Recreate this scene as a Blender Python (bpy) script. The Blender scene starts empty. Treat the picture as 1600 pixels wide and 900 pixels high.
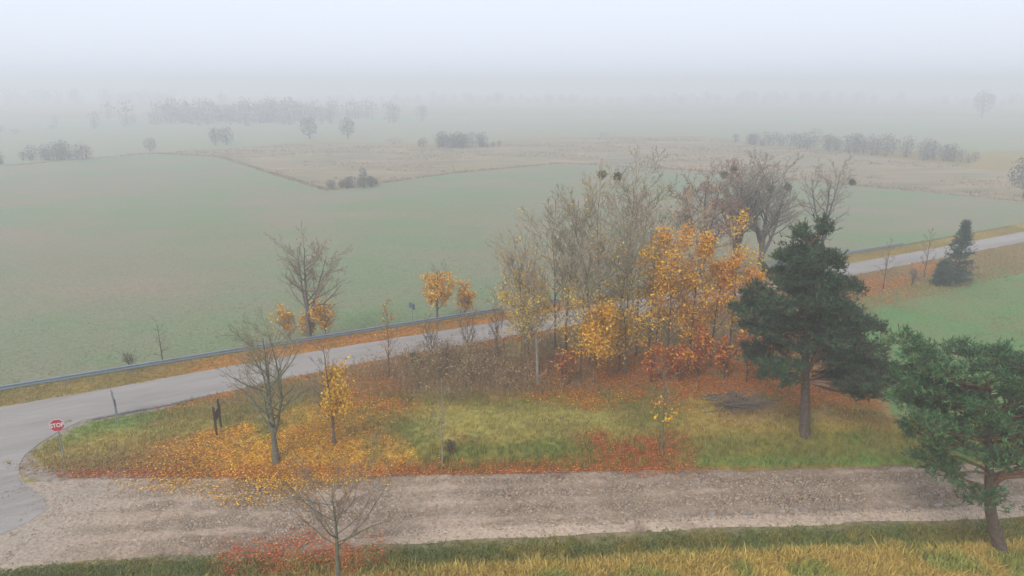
import bpy, bmesh, math, random
import numpy as np

# ------------------------------------------------------------------ camera, sky, sun, exposure
scene = bpy.context.scene
COL = scene.collection
CAM_Z = 20.0
PITCH = math.atan(315 / 1080)
cam_d = bpy.data.cameras.new('camera')
cam_d.sensor_width = 36.0
cam_d.lens = 36.0 * 1080 / 1600
cam_d.clip_start = 0.2
cam_d.clip_end = 6000
cam = bpy.data.objects.new('camera', cam_d)
cam.location = (0, 0, CAM_Z)
cam.rotation_euler = (math.pi / 2 - PITCH, 0, 0)
COL.objects.link(cam)
scene.camera = cam

SUN_EL, SUN_AZ = math.radians(45), math.radians(215)
world = bpy.data.worlds.new('World')
scene.world = world
world.use_nodes = True
wn, wl = world.node_tree.nodes, world.node_tree.links
wn.clear()
w_out = wn.new('ShaderNodeOutputWorld')
w_mix = wn.new('ShaderNodeMixShader')
w_sky = wn.new('ShaderNodeTexSky')
w_sky.sky_type = 'NISHITA'
w_sky.sun_disc = False
w_sky.sun_elevation = SUN_EL
w_sky.sun_rotation = SUN_AZ
w_sky.dust_density = 4.0
w_b1 = wn.new('ShaderNodeBackground')
w_b1.inputs['Strength'].default_value = 0.09
w_b2 = wn.new('ShaderNodeBackground')              # even cloud deck above the mist
w_b2.inputs['Color'].default_value = (0.785, 0.85, 0.97, 1)
w_b2.inputs['Strength'].default_value = 0.84
w_mix.inputs[0].default_value = 0.9
wl.new(w_sky.outputs[0], w_b1.inputs['Color'])
wl.new(w_b1.outputs[0], w_mix.inputs[1])
wl.new(w_b2.outputs[0], w_mix.inputs[2])
wl.new(w_mix.outputs[0], w_out.inputs['Surface'])

sun_d = bpy.data.lights.new('sun', 'SUN')
sun_d.energy = 1.5
sun_d.angle = math.radians(20)
sun_d.color = (1.0, 0.96, 0.9)
sun = bpy.data.objects.new('sun', sun_d)
sun.rotation_euler = (math.pi / 2 - SUN_EL, 0, math.pi - SUN_AZ)
COL.objects.link(sun)

scene.view_settings.view_transform = 'Standard'
scene.view_settings.look = 'None'
scene.view_settings.gamma = 1.0
scene.view_settings.exposure = 0.55
scene.view_settings.use_curve_mapping = False
scene.render.film_transparent = False
cy = scene.cycles
cy.use_denoising = True
cy.max_bounces = 10
cy.diffuse_bounces = 3
cy.glossy_bounces = 1
cy.transmission_bounces = 2
cy.volume_bounces = 8

# ------------------------------------------------------------------ numeric helpers
def smooth(t):
    t = np.clip(t, 0, 1)
    return t * t * (3 - 2 * t)

def _hash(ix, iy, s):
    h = (ix.astype(np.int64) * 374761393 + iy.astype(np.int64) * 668265263 + s * 1274126177) & 0xffffffff
    h = ((h ^ (h >> 13)) * 1274126177) & 0xffffffff
    return ((h ^ (h >> 16)) & 0xffff) / 65535.0

def vnoise(x, y, s=0):
    x = np.asarray(x, float); y = np.asarray(y, float)
    ix, iy = np.floor(x), np.floor(y)
    fx, fy = x - ix, y - iy
    fx, fy = fx * fx * (3 - 2 * fx), fy * fy * (3 - 2 * fy)
    a, b = _hash(ix, iy, s), _hash(ix + 1, iy, s)
    c, d = _hash(ix, iy + 1, s), _hash(ix + 1, iy + 1, s)
    return (a * (1 - fx) + b * fx) * (1 - fy) + (c * (1 - fx) + d * fx) * fy

def fbm(x, y, scale=1.0, s=0, octs=3):
    x = np.asarray(x, float) / scale; y = np.asarray(y, float) / scale
    v, a, t = 0, 1.0, 0
    for o in range(octs):
        v = v + a * vnoise(x + 17.3 * o, y - 9.1 * o, s + o); t += a
        a *= 0.5; x = x * 2; y = y * 2
    return v / t

def lerp(a, b, t):
    t = np.asarray(t)
    if np.ndim(a) == 2 or np.ndim(b) == 2 or np.ndim(a) == 1:
        t = t[..., None]
    return a + (np.asarray(b) - np.asarray(a)) * t

# ------------------------------------------------------------------ plan of the place (metres)
ROAD_FAR = np.array([(-80, 17), (-50, 31.7), (-33.3, 40.9), (-27.5, 44.0), (-21.9, 47.3), (-13.9, 51.6), (0, 58.6), (20, 68.5), (39.1, 78.6), (51.9, 85.4), (73.4, 97.4), (150, 141)], float)
ROAD_NEAR = np.array([(-26.8, 39.2), (-22.8, 41.2), (-20.2, 42.9), (-15.3, 46.0), (-8.9, 49.7), (1.1, 54.8), (20, 64.4), (36.6, 73.0), (49.0, 79.9), (68.6, 90.6), (150, 136.5)], float)
RAIL = np.array([(-52, 32.6), (-42, 38.4), (-34.5, 42.7), (-28.5, 45.9), (-20.8, 50.0), (-8.8, 56.0), (0.3, 60.6), (4.9, 63.0), (24.7, 73.4), (40.6, 81.9), (52.5, 88.2)], float)
RAIL_X = np.append(RAIL[:, 0], [80, 180]); RAIL_Y = np.append(RAIL[:, 1], [103.6, 161])
COB_TOP = np.array([(-24, 32.3), (-23, 32.6), (-17.3, 32.9), (-7.1, 33.8), (7.2, 34.4), (22.8, 34.8), (29.2, 35.0), (90, 37.5)], float)
COB_BOT = np.array([(-26, 24.7), (-22.4, 25.2), (-16.0, 26.3), (-6.0, 27.7), (6.2, 28.7), (18.9, 29.5), (25.5, 29.9), (90, 33)], float)
ix = lambda P, x: np.interp(x, P[:, 0], P[:, 1])

def zcob(x):
    return -0.6 * smooth((np.asarray(x, float) + 22) / 15)

def height(x, y):
    x = np.asarray(x, float); y = np.asarray(y, float)
    dn = (ix(ROAD_NEAR, x) - y) * 0.88
    dc = y - ix(COB_TOP, x)
    ds = ix(COB_BOT, x) - y
    dr = (y - np.interp(x, RAIL_X, RAIL_Y)) * 0.88
    zc = zcob(x)
    n1 = fbm(x, y, 2.2, 3) - 0.5
    crest = 0.55 * smooth(dc / 3.5) * smooth(dn / 6) * smooth((x + 27) / 9) + 0.35 * smooth((x - 6) / 8) * smooth(1 - np.abs(y - 38) / 6)
    rf = smooth((x - (18 + (y - 38) * 0.36)) / 6) * smooth((y - 36.5) / 3.5)
    zi = -0.03 + crest * (1 - rf) - 0.32 * rf * smooth(dn / 5)
    bank = smooth((dc + 0.15) / 1.7)
    isl = zc + (zi - zc) * bank + n1 * 0.22 * smooth(dc / 1.2) * smooth(dn / 1.5) * (1 - rf) * smooth((x + 27.5) / 3)
    south = zc - 0.3 * smooth((ds + 0.1) / 1.2) + 0.75 * smooth((ds - 1.0) / 2.4) + n1 * 0.25 * smooth(ds / 1.0)
    z = np.where(dc > -0.15, isl, zc)
    z = np.where(ds > -0.1, south, z) - 0.15 * smooth(np.minimum(-dc, -ds) / .45)
    z = np.where(dn < 0, -0.03, z)
    north = -0.03 - 0.77 * smooth((dr - 0.3) / 3.2)
    z = np.where(dn < -2, north, z)
    return z

def H(x, y):
    return float(height(np.array([x]), np.array([y]))[0])

def dist_poly(x, y, P):
    """distance to a polyline"""
    best = np.full(np.shape(x), 1e9)
    for (ax, ay), (bx, by) in zip(P[:-1], P[1:]):
        dx, dy = bx - ax, by - ay
        t = np.clip(((x - ax) * dx + (y - ay) * dy) / (dx * dx + dy * dy), 0, 1)
        best = np.minimum(best, np.hypot(x - ax - t * dx, y - ay - t * dy))
    return best

def inside(x, y, poly):
    r = np.zeros(np.shape(x), bool)
    n = len(poly)
    for i in range(n):
        x0, y0 = poly[i]; x1, y1 = poly[(i + 1) % n]
        if y0 == y1: continue
        c = ((y0 > y) != (y1 > y)) & (x < (x1 - x0) * (y - y0) / (y1 - y0) + x0)
        r ^= c
    return r

# ------------------------------------------------------------------ mesh helpers
def mesh_np(name, V, F, col=None, smooth_sh=False):
    V = np.asarray(V, np.float32).reshape(-1, 3); F = np.asarray(F, np.int32)
    me = bpy.data.meshes.new(name)
    k = F.shape[1]
    me.vertices.add(len(V)); me.vertices.foreach_set('co', V.ravel())
    me.loops.add(F.size); me.loops.foreach_set('vertex_index', F.ravel())
    me.polygons.add(len(F))
    me.polygons.foreach_set('loop_start', np.arange(0, F.size, k, dtype=np.int32))
    me.polygons.foreach_set('loop_total', np.full(len(F), k, np.int32))
    if smooth_sh:
        me.polygons.foreach_set('use_smooth', np.ones(len(F), bool))
    me.update(calc_edges=True)
    if col is not None:
        a = me.color_attributes.new('Col', 'FLOAT_COLOR', 'POINT')
        c = np.ones((len(V), 4), np.float32); c[:, :3] = np.asarray(col).reshape(-1, 3)
        a.data.foreach_set('color', c.ravel())
    return me

def obj(name, me, mat, parent=None, loc=None):
    o = bpy.data.objects.new(name, me)
    COL.objects.link(o)
    if me is not None and mat is not None and len(me.materials) == 0:
        me.materials.append(mat)
    if parent is not None: o.parent = parent
    if loc is not None: o.location = loc
    return o

def tag(o, label=None, cat=None, group=None, kind=None):
    if label: o['label'] = label
    if cat: o['category'] = cat
    if group: o['group'] = group
    if kind: o['kind'] = kind
    return o

def thing(name, loc, label, cat, group=None):
    o = bpy.data.objects.new(name, None)
    o.empty_display_size = 0.2
    COL.objects.link(o); o.location = loc
    return tag(o, label, cat, group)

class MB:
    """collects boxes and bars into one mesh"""
    def __init__(s): s.v, s.f = [], []
    def box(s, c, d, rz=0.0, rx=0.0):
        n = len(s.v); cx, cyy, cz = c
        for sx, sy, sz in [(-1,-1,-1),(1,-1,-1),(1,1,-1),(-1,1,-1),(-1,-1,1),(1,-1,1),(1,1,1),(-1,1,1)]:
            x, y, z = sx*d[0]/2, sy*d[1]/2, sz*d[2]/2
            y, z = y*math.cos(rx)-z*math.sin(rx), y*math.sin(rx)+z*math.cos(rx)
            x, y = x*math.cos(rz)-y*math.sin(rz), x*math.sin(rz)+y*math.cos(rz)
            s.v.append((cx+x, cyy+y, cz+z))
        for f in [(0,3,2,1),(4,5,6,7),(0,1,5,4),(1,2,6,5),(2,3,7,6),(3,0,4,7)]:
            s.f.append(tuple(i+n for i in f))
        return s
    def prism(s, outline, y0, y1):
        """outline in x,z, extruded along y"""
        n = len(s.v); k = len(outline)
        for y in (y0, y1):
            for x, z in outline: s.v.append((x, y, z))
        s.f.append(tuple(range(n, n+k))); s.f.append(tuple(range(n+2*k-1, n+k-1, -1)))
        for i in range(k):
            j = (i+1) % k
            s.f.append((n+i, n+k+i, n+k+j, n+j))
        return s
    def mesh(s, name, bevel=0.0):
        me = bpy.data.meshes.new(name); me.from_pydata(s.v, [], s.f); me.update()
        bm = bmesh.new(); bm.from_mesh(me); bmesh.ops.recalc_face_normals(bm, faces=bm.faces)
        if bevel: bmesh.ops.bevel(bm, geom=list(bm.edges), offset=bevel, segments=1, affect='EDGES')
        bm.to_mesh(me); bm.free()
        return me

def tubes(P, R, sides=4):
    """P (n,k,3), R (n,k) -> verts, quads"""
    n, k = P.shape[:2]
    T = np.gradient(P, axis=1)
    T /= np.linalg.norm(T, axis=2, keepdims=True) + 1e-9
    ref = np.where(np.abs(T[:, :1, 2:3]) < 0.8, np.array([0, 0, 1.0]), np.array([1.0, 0, 0]))
    A = np.cross(T, np.broadcast_to(ref, T.shape)); A /= np.linalg.norm(A, axis=2, keepdims=True) + 1e-9
    B = np.cross(T, A)
    a = np.arange(sides) * 2 * math.pi / sides
    V = P[:, :, None] + R[:, :, None, None] * (A[:, :, None] * np.cos(a)[:, None] + B[:, :, None] * np.sin(a)[:, None])
    base = np.arange(n)[:, None, None] * k * sides + np.arange(k - 1)[None, :, None] * sides
    i = np.arange(sides)[None, None]; j = (i + 1) % sides
    F = np.stack([base + i, base + j, base + sides + j, base + sides + i], -1).reshape(-1, 4)
    return V.reshape(-1, 3), F

def join_vf(parts):
    Vs, Fs, off = [], [], 0
    for V, F in parts:
        Vs.append(V); Fs.append(F + off); off += len(V)
    return np.concatenate(Vs), np.concatenate(Fs)

def rand_unit(rng, n):
    v = rng.normal(size=(n, 3)); return v / np.linalg.norm(v, axis=1, keepdims=True)

def leaf_quads(rng, C, size, flat=0.0, palette=None, weights=None, asp=0.75):
    """one bent four-sided leaf at each centre; flat -> 1 lies on the ground"""
    n = len(C)
    nrm = rand_unit(rng, n); nrm[:, 2] = np.abs(nrm[:, 2])
    nrm = nrm * (1 - flat) + np.array([0, 0, 1.0]) * flat + 1e-6
    nrm /= np.linalg.norm(nrm, axis=1, keepdims=True)
    a = np.cross(nrm, rand_unit(rng, n)); a /= np.linalg.norm(a, axis=1, keepdims=True) + 1e-9
    b = np.cross(nrm, a)
    s = (size * rng.uniform(0.6, 1.35, n))[:, None]
    V = np.stack([C - a * s * .5, C + b * s * .5 * asp + nrm * s * .12, C + a * s * .55, C - b * s * .5 * asp + nrm * s * .12], 1)
    F = np.arange(4 * n).reshape(n, 4)
    pal = np.array(palette)
    ci = rng.choice(len(pal), n, p=weights)
    c = pal[ci] * rng.uniform(0.62, 1.28, (n, 1))
    return V.reshape(-1, 3), F, np.repeat(c, 4, 0)

# ------------------------------------------------------------------ materials
def mat_new(name):
    m = bpy.data.materials.new(name); m.use_nodes = True
    nt = m.node_tree; b = nt.nodes['Principled BSDF']
    return m, nt, b

def mat_plain(name, col, rough=0.85, var=0.25, scale=8.0, metal=0.0, spec=0.25, bump=0.0):
    m, nt, b = mat_new(name); N, L = nt.nodes, nt.links
    b.inputs['Roughness'].default_value = rough; b.inputs['Metallic'].default_value = metal
    b.inputs['Specular IOR Level'].default_value = spec
    tc = N.new('ShaderNodeTexCoord'); nz = N.new('ShaderNodeTexNoise')
    nz.inputs['Scale'].default_value = scale; nz.inputs['Detail'].default_value = 5
    L.new(tc.outputs['Object'], nz.inputs['Vector'])
    r = N.new('ShaderNodeValToRGB')
    r.color_ramp.elements[0].position = .3; r.color_ramp.elements[1].position = .7
    r.color_ramp.elements[0].color = (*[c * (1 - var) for c in col], 1)
    r.color_ramp.elements[1].color = (*[min(1, c * (1 + var)) for c in col], 1)
    L.new(nz.outputs['Fac'], r.inputs['Fac']); L.new(r.outputs['Color'], b.inputs['Base Color'])
    if bump:
        bp = N.new('ShaderNodeBump'); bp.inputs['Strength'].default_value = bump; bp.inputs['Distance'].default_value = .05
        L.new(nz.outputs['Fac'], bp.inputs['Height']); L.new(bp.outputs['Normal'], b.inputs['Normal'])
    return m

def mat_attr(name, rough=0.8, spec=0.2, trans=0.0, noise=0.0, nscale=6.0, bump=0.0, mul=1.0):
    m, nt, b = mat_new(name); N, L = nt.nodes, nt.links
    b.inputs['Roughness'].default_value = rough; b.inputs['Specular IOR Level'].default_value = spec
    at = N.new('ShaderNodeAttribute'); at.attribute_name = 'Col'
    out = at.outputs['Color']
    if noise or mul != 1:
        tc = N.new('ShaderNodeTexCoord'); nz = N.new('ShaderNodeTexNoise'); nz.inputs['Scale'].default_value = nscale; nz.inputs['Detail'].default_value = 6
        L.new(tc.outputs['Object'], nz.inputs['Vector'])
        mr = N.new('ShaderNodeMapRange'); mr.inputs['From Min'].default_value = .3; mr.inputs['From Max'].default_value = .7
        mr.inputs['To Min'].default_value = mul * (1 - noise); mr.inputs['To Max'].default_value = mul * (1 + noise)
        L.new(nz.outputs['Fac'], mr.inputs['Value'])
        mx = N.new('ShaderNodeVectorMath'); mx.operation = 'SCALE'
        L.new(out, mx.inputs[0]); L.new(mr.outputs[0], mx.inputs['Scale']); out = mx.outputs[0]
        if bump:
            bp = N.new('ShaderNodeBump'); bp.inputs['Strength'].default_value = bump; bp.inputs['Distance'].default_value = .08
            L.new(nz.outputs['Fac'], bp.inputs['Height']); L.new(bp.outputs['Normal'], b.inputs['Normal'])
    L.new(out, b.inputs['Base Color'])
    if trans:
        tr = N.new('ShaderNodeBsdfTranslucent'); ms = N.new('ShaderNodeMixShader'); ms.inputs[0].default_value = trans
        L.new(out, tr.inputs['Color']); o = N['Material Output']
        L.new(b.outputs[0], ms.inputs[1]); L.new(tr.outputs[0], ms.inputs[2]); L.new(ms.outputs[0], o.inputs['Surface'])
    return m

def mat_field(name, c1, c2, c3, s1=0.02, s2=0.15, stretch=(1, 1, 1), rot=0.0, lines=0.0, grain=.31, along=None):
    """soft patches of three colours plus fine grain"""
    m, nt, b = mat_new(name); N, L = nt.nodes, nt.links
    b.inputs['Roughness'].default_value = .95; b.inputs['Specular IOR Level'].default_value = .1
    tc = N.new('ShaderNodeTexCoord'); mp = N.new('ShaderNodeMapping')
    mp.inputs['Scale'].default_value = stretch; mp.inputs['Rotation'].default_value = (0, 0, rot)
    if along is not None:
        mp.vector_type = 'TEXTURE'; mp.inputs['Rotation'].default_value = (0, 0, along); mp.inputs['Scale'].default_value = (7, 1, 1)
    L.new(tc.outputs['Object'], mp.inputs['Vector'])
    def noise(sc, det=6, rough=.6):
        n = N.new('ShaderNodeTexNoise'); n.inputs['Scale'].default_value = sc; n.inputs['Detail'].default_value = det; n.inputs['Roughness'].default_value = rough
        L.new(mp.outputs[0], n.inputs['Vector']); return n
    def ramp(n, a, z):
        r = N.new('ShaderNodeMapRange'); r.inputs['From Min'].default_value = a; r.inputs['From Max'].default_value = z
        L.new(n.outputs['Fac'], r.inputs['Value']); return r
    def mix(f, a, bb):
        x = N.new('ShaderNodeMix'); x.data_type = 'RGBA'
        L.new(f.outputs[0], x.inputs[0])
        for k, v in ((6, a), (7, bb)):
            if isinstance(v, tuple): x.inputs[k].default_value = (*v, 1)
            else: L.new(v.outputs[2], x.inputs[k])
        return x
    x1 = mix(ramp(noise(s1), .36, .64), c1, c2)
    x2 = mix(ramp(noise(s2), .42, .72), x1, c3)
    fine = noise(3.0, 8, .75)
    mr = N.new('ShaderNodeMapRange'); mr.inputs['From Min'].default_value = .3; mr.inputs['From Max'].default_value = .7
    mr.inputs['To Min'].default_value = 1 - grain; mr.inputs['To Max'].default_value = 1 + grain
    L.new(fine.outputs['Fac'], mr.inputs['Value'])
    sc = N.new('ShaderNodeVectorMath'); sc.operation = 'SCALE'
    L.new(x2.outputs[2], sc.inputs[0]); L.new(mr.outputs[0], sc.inputs['Scale'])
    out = sc.outputs[0]
    if lines:
        mp2 = N.new('ShaderNodeMapping'); mp2.inputs['Rotation'].default_value = (0, 0, rot)
        L.new(tc.outputs['Object'], mp2.inputs['Vector'])
        wv = N.new('ShaderNodeTexWave'); wv.inputs['Scale'].default_value = .035; wv.inputs['Distortion'].default_value = 1.2; wv.inputs['Detail'].default_value = 2
        wv.inputs['Detail Scale'].default_value = .4
        L.new(mp2.outputs[0], wv.inputs['Vector'])
        mr2 = N.new('ShaderNodeMapRange'); mr2.inputs['To Min'].default_value = 1 - lines; mr2.inputs['To Max'].default_value = 1 + lines
        L.new(wv.outputs['Fac'], mr2.inputs['Value'])
        s2n = N.new('ShaderNodeVectorMath'); s2n.operation = 'SCALE'
        L.new(out, s2n.inputs[0]); L.new(mr2.outputs[0], s2n.inputs['Scale']); out = s2n.outputs[0]
    L.new(out, b.inputs['Base Color'])
    bp = N.new('ShaderNodeBump'); bp.inputs['Strength'].default_value = .5; bp.inputs['Distance'].default_value = .15
    L.new(fine.outputs['Fac'], bp.inputs['Height']); L.new(bp.outputs['Normal'], b.inputs['Normal'])
    return m

M_ground = mat_attr('ground_soil_and_turf', .95, .05, noise=.35, nscale=3.0, bump=.6)
M_leaf = mat_attr('leaf', .75, .15, trans=.25)
M_grass = mat_attr('grass_blade', .8, .1, trans=.15)
M_needle = mat_attr('needle', .6, .3)
M_asphalt = mat_field('asphalt', (.285, .256, .236), (.32, .29, .268), (.23, .207, .19), .30, .55, grain=.12, along=math.radians(27))
M_sand = mat_attr('sandy_road_bed', .95, .1, noise=.24, nscale=6.0, bump=.9)
M_cobble = mat_attr('cobble_stone', .8, .25, noise=.2, nscale=9.0)
M_bark = {
    'grey': mat_plain('bark_grey', (.13, .115, .095), .9, .35, 6),
    'lichen': mat_plain('bark_lichen', (.135, .13, .09), .9, .35, 6),
    'pale': mat_plain('bark_pale', (.27, .24, .20), .85, .3, 5),
    'dark': mat_plain('bark_dark', (.085, .072, .06), .9, .35, 6),
    'brown': mat_plain('bark_brown', (.15, .105, .075), .9, .35, 6),
    'pine': mat_plain('bark_pine', (.115, .085, .068), .9, .4, 7, bump=.6),
    'pinetop': mat_plain('bark_pine_upper', (.21, .12, .075), .9, .3, 7),
    'twig': mat_plain('twig_grey', (.27, .22, .165), .9, .3, 4),
    'twigred': mat_plain('twig_reddish', (.25, .175, .13), .9, .3, 4),
    'twigpale': mat_plain('twig_pale', (.42, .34, .235), .9, .3, 4),
    'twigolive': mat_plain('twig_olive', (.27, .25, .15), .9, .3, 4),
}
M_far = mat_attr('far_foliage', .95, .05)
M_steel = mat_plain('galvanised_steel', (.20, .245, .29), .5, .12, 3, metal=.35, spec=.5)
M_post = mat_plain('galvanised_post', (.24, .26, .275), .6, .15, 5, metal=.3, spec=.4)
M_red = mat_plain('sign_red', (.46, .02, .04), .55, .15, 4, spec=.4)
M_white = mat_plain('sign_white', (.62, .62, .60), .5, .05, 4, spec=.4)
M_signback = mat_plain('sign_back_grey', (.10, .11, .13), .6, .15, 4, spec=.3)
M_blue = mat_plain('sign_blue', (.08, .16, .30), .5, .1, 4, spec=.4)
M_wood = mat_plain('weathered_wood', (.06, .042, .032), .9, .35, 9, bump=.4)
M_kerb = mat_plain('kerb_concrete', (.20, .19, .185), .9, .3, 5)

# ------------------------------------------------------------------ leaf litter and turf masks (where leaves have fallen)
YEL = [(.84, .48, .035), (.82, .42, .03), (.70, .30, .03), (.86, .56, .07), (.46, .17, .03), (.88, .52, .04), (.34, .15, .045), (.40, .22, .06)]
ORA = [(.66, .24, .032), (.58, .17, .028), (.74, .34, .045), (.42, .12, .028), (.34, .12, .035)]
RED = [(.60, .13, .035), (.50, .095, .032), (.66, .20, .045), (.36, .08, .032), (.70, .28, .08)]
BRN = [(.25, .10, .045), (.33, .13, .05), (.20, .08, .04), (.30, .17, .07), (.40, .20, .06)]

def ell(x, y, cx, cyy, rx, ry, rot=0, soft=.8):
    c, s = math.cos(rot), math.sin(rot)
    u = ((x - cx) * c + (y - cyy) * s) / rx; v = (-(x - cx) * s + (y - cyy) * c) / ry
    d = np.hypot(u, v) + (fbm(x, y, 1.6, 5, 4) - .5) * 1.3
    return smooth((1.3 - d) / soft)

def litter(x, y):
    """four densities: yellow, orange, red, brown leaves"""
    dn = (ix(ROAD_NEAR, x) - y) * .88; dfar = (y - ix(ROAD_FAR, x)) * .88
    dr = (np.interp(x, RAIL_X, RAIL_Y) - y) * .88
    dc = y - ix(COB_TOP, x); ds = ix(COB_BOT, x) - y
    patch = fbm(x, y, 2.5, 11)
    isl = (dn > 0) & (dc > -.3) & (y > 32.4 + np.maximum(0, -24 - x) * .85)
    nose = smooth((x + 27.6) / 1.5)
    yel = np.maximum.reduce([1.9 * ell(x, y, -12.4, 34.4, 5.9, 2.7), .5 * ell(x, y, -14, 32.0, 5.0, 1.3), .55 * ell(x, y, -10.5, 38.5, 3.5, 3.5), .35 * ell(x, y, 4, 41.5, 4.5, 1.4)])
    ora = np.maximum.reduce([.4 * ell(x, y, -17.5, 35.0, 3.6, 1.6), .3 * ell(x, y, -11, 36.6, 4.0, 1.4), 1.2 * ell(x, y, 9.5, 45.5, 10, 4.8), 1.1 * ell(x, y, 18, 44, 6, 4.5), .35 * ell(x, y, 4, 43.0, 8, 1.6),
                             .8 * ell(x, y, -9.3, 43.6, 3.6, 4.2), .9 * ell(x, y, 39.0, 69.0, 6, 3.6, .5), .8 * ell(x, y, 50, 77, 5, 3.0, .5),
                             isl * .8 * smooth((2.2 - dn) / 1.6) * smooth((x + 24) / 4) * smooth((6 - x) / 6) * (patch > .34),
                             ((dfar > .05) & (dr > -.8)) * smooth((x + 30) / 10) * (.45 + .5 * smooth((patch - .3) / .2)) * smooth((15 - x) / 12)])
    red = np.maximum.reduce([.95 * ell(x, y, 7.4, 35.3, 3.6, 1.55), 1.1 * ell(x, y, -9.3, 25.9, 4.6, 2.1), isl * .75 * smooth((1.0 - dc) / .6) * smooth((12 - x) / 4) * nose, .3 * ell(x, y, 14, 43.5, 6, 2.5)])
    brn = np.maximum.reduce([.45 * ell(x, y, -21.5, 33.8, 5.0, 1.3), isl * nose * .18 * (patch > .5), .3 * ell(x, y, -3, 46, 9, 4), isl * .7 * smooth((1.3 - np.abs(y - 33.4)) / .6) * smooth((-15 - x) / 3) * nose,
                             .4 * ell(x, y, 8, 43.0, 11, 2.8), .35 * ell(x, y, 30, 66, 14, 7, .5)])
    noroad = (dn > -.35) | (dfar > -.3)
    return [m * noroad for m in (yel, ora, red, brn)]

STRAW = np.array((.52, .37, .095)); GREEN = np.array((.165, .225, .045)); OLIVE = np.array((.27, .225, .06)); LUSH = np.array((.15, .30, .065)); DULL = np.array((.31, .225, .115))

def turf_colour(x, y):
    dn = (ix(ROAD_NEAR, x) - y) * .88; dc = y - ix(COB_TOP, x); ds = ix(COB_BOT, x) - y
    f1 = fbm(x, y, 3.0, 21); f2 = fbm(x, y, 1.1, 31)
    c = lerp(np.broadcast_to(OLIVE, (len(x), 3)), STRAW, smooth((f1 - .42) / .3) * .75)
    c = lerp(c, GREEN, smooth((f2 - .52) / .2) * .6)
    isl = (dn > 0) & (dc > 0)
    c = lerp(c, np.array((.46, .40, .11)), isl * smooth(1 - np.abs(y - 38) / 3.2) * smooth((x + 7) / 3) * smooth((9 - x) / 4) * .75)
    c = lerp(c, LUSH, isl * smooth((-17 - x) / 6) * smooth((f1 - .25) / .2) * smooth((4.2 - dn) / 2.5) * .9)
    c = lerp(c, np.array((.46, .35, .10)), isl * smooth((-15 - x) / 4) * smooth((5.5 - np.abs(dc - 2.5)) / 4) * .45)
    c = lerp(c, GREEN * .95, isl * smooth((2.3 - dc) / 1.0) * smooth((x + 6) / 3) * .6)
    c = lerp(c, LUSH * 1.1, isl * smooth((.8 - dc) / .5) * smooth((x - 8) / 3) * .6)
    c = lerp(c, np.array((.44, .29, .12)), isl * smooth((x - 11) / 3) * smooth((dc - 2.0) / 1.5) * smooth((f1 - .3) / .25) * .7)
    c = lerp(c, DULL, isl * smooth((dc - 7) / 2) * .7)
    c = lerp(c, np.array((.15, .19, .06)), (ds > 0) * smooth((2.3 - ds + (f1 - .5) * 2.4) / 1.2) * smooth((f2 - .2) / .4) * .7)
    c = lerp(c, np.array((.62, .43, .12)), (ds > 0) * smooth((ds - 1.9 - (f1 - .5) * 2.5) / 1.0) * smooth((x + 3 + f2 * 5) / 4) * .72)
    c = lerp(c, LUSH, (ds > 3.2) * smooth((f2 - .5) / .15) * .5)
    c = lerp(c, np.array((.42, .30, .10)), (dn < 0) * .6)
    return c

def ground_colour(x, y):
    c = turf_colour(x, y) * .62
    yel, ora, red, brn = litter(x, y)
    c = lerp(c, np.array((.58, .31, .045)), np.minimum(yel, 1) * .8); c = lerp(c, np.array((.42, .16, .03)), np.minimum(ora, 1) * .75)
    c = lerp(c, np.array((.22, .055, .02)), np.minimum(red, 1) * .8); c = lerp(c, np.array((.15, .085, .045)), brn * .8)
    dsb = ix(COB_BOT, x) - y
    c = lerp(c, np.array((.20, .165, .115)), smooth((.55 - np.abs(dsb - .05) + (fbm(x, y, .9, 43) - .5) * .8) / .4) * .7)
    # bare gritty margin round the nose of the verge
    dn = dist_poly(x, y, NOSE)
    c = lerp(c, np.array((.24, .20, .165)), smooth((.75 - dn + (fbm(x, y, .8, 41) - .5)) / .4))
    return c

NOSE = np.array([(-22.5, 41.2), (-26.6, 39.3), (-28.0, 36.4), (-27.9, 35.0), (-26.4, 33.4), (-24, 32.4), (-20, 32.4)], float)

# ------------------------------------------------------------------ setting: ground, fields, roads
def graded(lo, hi, step, far, g=1.16):
    a = list(np.arange(lo, hi, step)); d = step
    while a[-1] < far: d *= g; a.append(a[-1] + d)
    d = step; pre = []
    c = lo
    while c > -far: d *= g; c -= d; pre.append(c)
    return np.array(pre[::-1] + a)
gx = graded(-46, 64, .5, 2500); gy = graded(16, 98, .45, 2500)
GX, GY = np.meshgrid(gx, gy)
x, y = GX.ravel(), GY.ravel()
z = height(x, y)
nxg, nyg = len(gx), len(gy)
I = np.arange(nxg * nyg).reshape(nyg, nxg)
F = np.stack([I[:-1, :-1], I[:-1, 1:], I[1:, 1:], I[1:, :-1]], -1).reshape(-1, 4)
ground = obj('ground', mesh_np('ground', np.stack([x, y, z], 1), F, ground_colour(x, y), True), M_ground)
tag(ground, 'rough verge ground with turf and fallen leaves', 'ground', kind='structure')

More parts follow.
